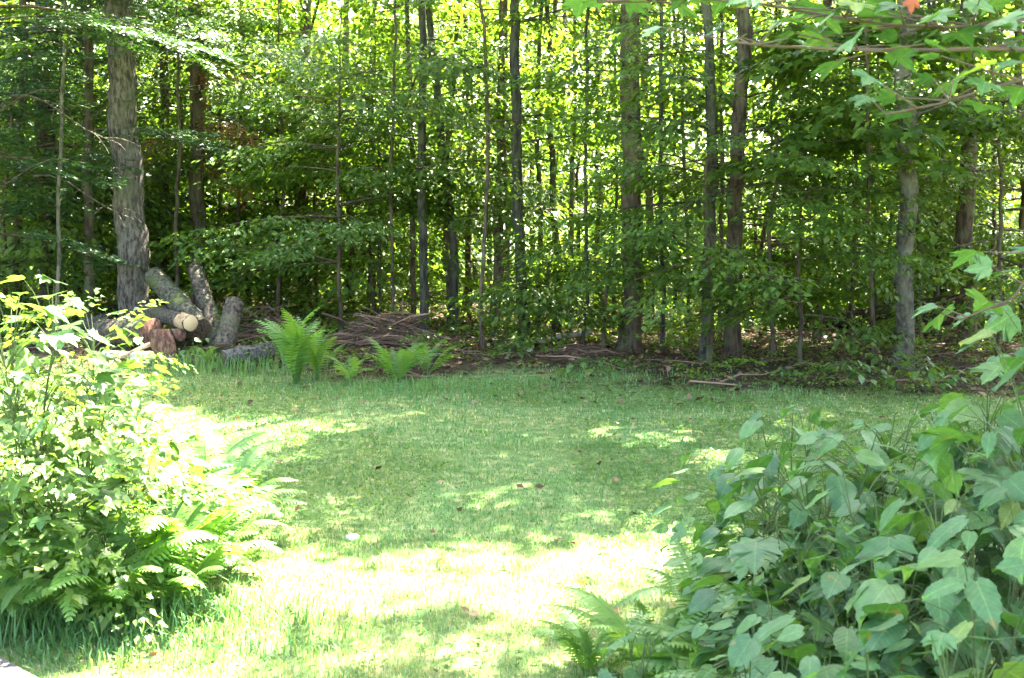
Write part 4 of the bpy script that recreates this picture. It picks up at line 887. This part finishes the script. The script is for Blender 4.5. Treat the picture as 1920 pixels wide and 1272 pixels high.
RB = [  # label, px, top py, distance, spread, leaves, meshes, leaf size
 ("broad-leaved shrub whose upper leaves reach farthest over the lawn", 1470, 735, 4.7, .5, 90, OV, .105),
 ("broad-leaved shrub with wide overlapping leaves along the bush's top", 1640, 730, 4.5, .5, 100, OV, .12),
 ("dense broad-leaved shrub at the bush's upper corner by the picture edge", 1800, 715, 4.2, .5, 100, OV, .125),
 ("broad-leaved shrub highest on the bush's shoulder before the picture edge", 1910, 690, 3.9, .45, 90, OV, .12),
 ("tall maple-leaved shrub rising at the picture's edge above the bush", 1930, 455, 3.9, .36, 60, MP_SHADE, .12),
 ("tall shrub whose dim leaves climb the picture edge highest", 1950, 520, 3.4, .3, 55, OV, .12),
 ("tall shrub at the picture edge just under the highest one", 1900, 610, 4.2, .34, 60, OV, .12),
 ("broad-leaved shrub between the bush's top and the lawn's shady corner", 1560, 790, 4.1, .45, 90, OV, .115),
 ("broad-leaved shrub reaching low toward the sunny grass", 1490, 840, 4.2, .4, 70, OV, .105),
 ("broad-leaved shrub with big drooping leaves in mid bush", 1720, 830, 3.6, .45, 90, OV, .125),
 ("broad-leaved shrub with crowded leaves on the bush's dark side", 1850, 820, 3.2, .42, 80, OV, .13),
 ("maple-leaved sapling in the middle of the shady bush", 1560, 940, 3.6, .36, 70, MP_SHADE, .125),
 ("small-leaved shrub edging the sunny grass beside the shady bush", 1450, 950, 4.3, .35, 70, OV, .085),
 ("broad-leaved shrub hidden deep in the shady bush's middle", 1660, 1000, 3.2, .4, 80, OV, .12),
 ("broad-leaved shrub at the bush's lower lawn side", 1470, 1080, 3.8, .34, 60, OV, .1),
 ("broad-leaved shrub in the bush between fern and maple leaves", 1500, 1060, 3.5, .36, 60, OV, .11),
 ("broad-leaved shrub with grey-green leaves at the lower picture edge", 1890, 990, 2.8, .36, 60, OV, .14),
 ("low broad-leaved plant with paired round leaves at the bottom edge", 1470, 1170, 3.0, .3, 44, OV, .12),
 ("low broad-leaved plant with pointed leaves in the bottom corner", 1700, 1130, 2.6, .34, 54, OV, .13),
 ("low broad-leaved plant filling the very bottom corner", 1890, 1130, 2.4, .3, 44, OV, .13),
 ("small plant holding two pairs of leaves out over the sunny grass", 1190, 1150, 3.7, .16, 12, OV, .12),
 ("low broad-leaved plant near the ferns at the bottom edge", 1400, 1200, 3.2, .26, 30, OV, .1),
]
for k, (lab, px, tpy, d, sp_, n, ms_, sz) in enumerate(RB):
    top = P(px, tpy, d); shrub("broad_leaved_shrub", lab, top.x, d, max(.25, top.z - .01), sp_, int(n * 1.2), OV_MIX if ms_ is OV else ms_, sz * .95, 800 + k, GR, droop=(.0, .7), low=.34)
GL = "sunlit maple saplings and shrubs"
LB = [
 ("sunlit maple sapling with the highest leaf sprays beside the plank", 30, 480, 5.0, .42, 40, MP_SUN, .15),
 ("sunlit maple sapling leaning out with starry leaves before the logs", 150, 530, 5.4, .36, 34, MP_SUN, .14),
 ("sunlit maple sapling with layered white-lit leaves in mid bush", 110, 650, 5.0, .45, 46, MP_SUN, .14),
 ("sunlit narrow-leaved shrub sloping down toward the lawn", 215, 720, 5.6, .42, 44, OV_SUN, .13),
 ("sunlit shrub with large leaves at the picture's edge", 0, 760, 5.0, .4, 40, MP_SUN, .16),
 ("sunlit small-leaved shrub at the bush's lawn-side shoulder", 300, 860, 5.8, .38, 46, OV_SUN, .1),
 ("half-shaded shrub with big dark leaves low at the picture's edge", 20, 930, 4.9, .36, 30, OV_SUN, .15),
 ("sunlit small-leaved shrub between the ferns", 190, 920, 5.0, .38, 44, OV_SUN, .11),
 ("sunlit low plant among the lawn-side ferns", 330, 990, 5.5, .3, 34, OV_SUN, .085),
]
for k, (lab, px, tpy, d, sp_, n, ms_, sz) in enumerate(LB):
    top = P(px, tpy, d); shrub("sunlit_shrub", lab, top.x, d, top.z - .02, sp_ * 1.08, int(n * 2.0), ms_, sz * .74, 850 + k, GL, low=.36 if k > 1 else .55, droop=(-.1, .6), fine=[30, 24, 34, 26, 20, 14, 0, 8, 0][k])

# small weeds by the logs and at the wood edge
for k, (lab, px, py, n, L) in enumerate([("grassy weed with strap leaves beside the short upright log", 425, 690, 9, .1), ]):
    pass
for k, (lab, px, py, h, sp_, n, sz) in enumerate([("small white-lit seedling at the lawn's far corner", 1470, 725, .22, .14, 14, .07), ("leafy seedling under the sawn log", 368, 690, .35, .2, 22, .09), ("leafy seedling beside the swept-base trunk's foot", 960, 680, .25, .3, 26, .08),
                                                   ("leafy weed clump at the shaded corner of the lawn", 1740, 735, .35, .4, 36, .1), ("leafy weed clump just before the pale mottled trunk", 1600, 730, .3, .4, 36, .09), ("low leafy weed in the shade of the leaning grey trunk", 1120, 705, .22, .4, 30, .08)]):
    d = ground_d(py); shrub("seedling", lab, GX(px, d), d, h, sp_, n, OV_SUN, sz, 900 + k, "seedlings at the wood edge", "seedling", 3)

# ------------------------------------------------------------------ maple overhanging from beside the camera
def overhang():
    bx, by = 3.0, 3.6; z0 = H(bx, by)
    root = empty("maple_tree", (bx, by, z0), "maple whose leafy boughs hang across the picture's upper corner", "tree"); b = np.array([bx, by, z0]); rg = np.random.default_rng(31)
    t = np.linspace(0, 1, 20); pts = np.stack([bx + .1 * np.sin(t * 3), by + 0 * t, z0 - .04 + t * 7.5], 1)
    V, F = tube(pts, .11 * (1 - .7 * t), 12, .1, 3); obj("trunk", mesh("trunk", V - b, F, M_grey, None, True), root)
    def bough(path, r0, leaves, size, meshes=MP_SHADE, twigs=6, droop=(.15, .9)):
        p = np.array([tuple(P(*q)) for q in path]); u = np.linspace(0, 1, len(p)); uu = np.linspace(0, 1, 16)
        q = np.stack([np.interp(uu, u, p[:, k]) for k in range(3)], 1); st = np.array([bx, by, q[0, 2] - .25]); q = np.concatenate([[st, st * .5 + q[0] * .5 + [0, 0, .05]], q])
        mb = MB(); rr = np.linspace(r0, .0025, len(q)); mb.add(*tube(q, rr, 6)); 
        for k in range(leaves):
            i = int(rg.integers(3, len(q))); o = q[i]; a = rg.uniform(0, 6.28); L = rg.uniform(.04, .22)
            e = o + np.array([math.cos(a) * L, math.sin(a) * L, rg.uniform(-.02, .06)])
            s = np.linspace(0, 1, 3)[:, None]; mb.add(*tube(o + (e - o) * s, np.array([.003, .0022, .0015]), 4))
            place_leaf(root, None, e - b, (math.cos(a), math.sin(a)), size * rg.uniform(.7, 1.15), meshes, rg, droop)
        mb.build("bough", M_twig, root, True, b)
    bough([(1990, 95, 3.1), (1850, 92, 3.05), (1700, 95, 3.0), (1560, 92, 3.0), (1440, 86, 3.0), (1385, 80, 2.98)], .007, 16, .078, droop=(-.1, .5))
    bough([(2000, 40, 3.1), (1780, 52, 3.1), (1640, 45, 3.1), (1500, 20, 3.1), (1400, 5, 3.1)], .0045, 36, .082, droop=(-.15, .45))
    bough([(2000, -30, 3.2), (1700, -20, 3.3), (1400, -15, 3.3), (1250, 0, 3.3), (1120, 4, 3.3)], .0045, 46, .09, droop=(-.1, .45))
    bough([(1990, 130, 2.9), (1860, 165, 2.9), (1760, 195, 2.9), (1660, 215, 2.9)], .0035, 14, .075, droop=(-.1, .4))
    bough([(1990, 420, 3.6), (1900, 560, 3.6), (1800, 600, 3.6)], .005, 9, .1, droop=(0, .6))
    place_leaf(root, None, np.array(tuple(P(1708, 0, 3.0))) - b, (.1, -.3), .035, [maple_leaf(77, M_redleaf)], rg, (1.2, 1.4))
    # its own crown above the picture
    mb = MB(); n = 120; c = np.array([bx + .3, by + .3, 5.6]) + rg.normal(0, 1, (n, 3)) * [1.1, 1.1, 1.0]; c = c[c[:, 2] > 3.6]; n = len(c)
    g = c[:, :2] - np.array([S.x, S.y]) / S.z * c[:, 2:3]; k = ~shades_gap(g[:, 0], g[:, 1], .4); c = c[k]; n = len(c)  # crown sprays that would shade a sun patch are left out
    put_sprays(mb, T_TOP, c, rg.uniform(0, 6.28, n), rg.normal(-.1, .3, n), rg.uniform(.6, .9, n)); mb.build("crown", M_leaf, root, origin=b)
overhang()

# ------------------------------------------------------------------ plank in the near corner, small stones
def plank():
    a, b = Vector((-1.895, 4.466, .07)), Vector((-1.65, 4.241, .07)); dv = (b - a).normalized(); nv = Vector((-dv.y, dv.x, 0)) * -1
    if nv.x > 0: nv = -nv
    a, b = a + nv * .1, b + nv * .1
    c = (a + b) / 2 - dv * .1
    root = empty("timber_edging", (c.x, c.y, 0), "weathered grey plank edging in the bottom corner", "plank")
    mb = MB()
    for j, (o, w, zt) in enumerate([(0, .14, .075), (.146, .14, .07)]):
        q = []
        for (s, tt, z) in [(-.9, 0, 0), (.9, 0, 0), (.9, w, 0), (-.9, w, 0), (-.9, 0, zt - .006), (.9, 0, zt - .006), (.9, w, zt - .006), (-.9, w, zt - .006), (-.894, .006, zt), (.894, .006, zt), (.894, w - .006, zt), (-.894, w - .006, zt)]:
            v = dv * s + nv * (tt + o); q.append((v.x, v.y, z - .01))
        F = []
        for r in (0, 4):
            for k in range(4): F.append([r + k, r + (k + 1) % 4, r + 4 + (k + 1) % 4, r + 4 + k])
        F += [[8, 9, 10, 11], [3, 2, 1, 0]]
        obj("plank", mesh("plank", q, F, M_plank), root)
plank()
def stone(label, px, py, r, seed):
    rg = np.random.default_rng(seed); d = ground_d(py); x = GX(px, d); n, m = 10, 7; V = []
    for i in range(m):
        th = math.pi * i / (m - 1)
        for j in range(n):
            ph = 2 * math.pi * j / n; k = 1 + .25 * (math.sin(3 * ph + seed) * math.sin(th * 2) + .5 * rg.normal(0, .25)); V.append((r * k * math.sin(th) * math.cos(ph), .8 * r * k * math.sin(th) * math.sin(ph), .62 * r * k * math.cos(th)))
    F = [[i * n + j, (i + 1) * n + j, (i + 1) * n + (j + 1) % n, i * n + (j + 1) % n] for i in range(m - 1) for j in range(n)]
    o = obj("stone", mesh("stone", V, F, M_stone, None, True)); o.location = (x, d, H(x, d) + r * .35); tag(o, label, "stone", "pale stones")
stone("small pale stone on the leaf litter by the swept-base trunk", 988, 662, .07, 1)
stone("white stone in the sunny grass near the bright bush", 655, 1026, .035, 2)

# ------------------------------------------------------------------ labels that say which of the distant stems it is
MARKS = [(0, "picture's edge"), (95, "dark edge trunk"), (245, "thick pine"), (368, "rusty-boughed trunk"), (572, "trunk above the tall fern"), (797, "straight grey-green trunk"), (846, "bowed trunk"), (934, "reddish-brown trunk"),
         (978, "swept-base trunk"), (1043, "lone slim trunk"), (1180, "stout trunk"), (1330, "leaning grey trunk"), (1378, "dark broad trunk"), (1540, "forked-top trunk"), (1695, "pale mottled trunk"), (1812, "thick dark trunk"), (1920, "far picture edge")]
NUM = ["first", "second", "third", "fourth", "fifth", "sixth", "seventh", "eighth", "ninth", "tenth", "eleventh", "twelfth"]
def relabel(start, noun):
    cells = {}
    for o in bpy.data.objects:
        if o.type == 'EMPTY' and str(o.get('label', '')).startswith(start):
            px = to_px(o.location.x, o.location.y, 1.7)[0]; i = max([0] + [k for k, (q, _) in enumerate(MARKS[:-1]) if q <= px]); cells.setdefault(i, []).append((px, o))
    for i, v in cells.items():
        v.sort(key=lambda q: q[0])
        for k, (px, o) in enumerate(v):
            w = noun if len(v) == 1 else NUM[k] + " " + noun
            o['label'] = ("only " if len(v) == 1 else "") + w + " from the " + MARKS[i][1] + " to the " + MARKS[i + 1][1]
relabel("slim distant tree", "slim distant tree")
relabel("thin dark stem among the front trunks", "thin dark stem")
relabel("leafy sapling among others", "thicket sapling")
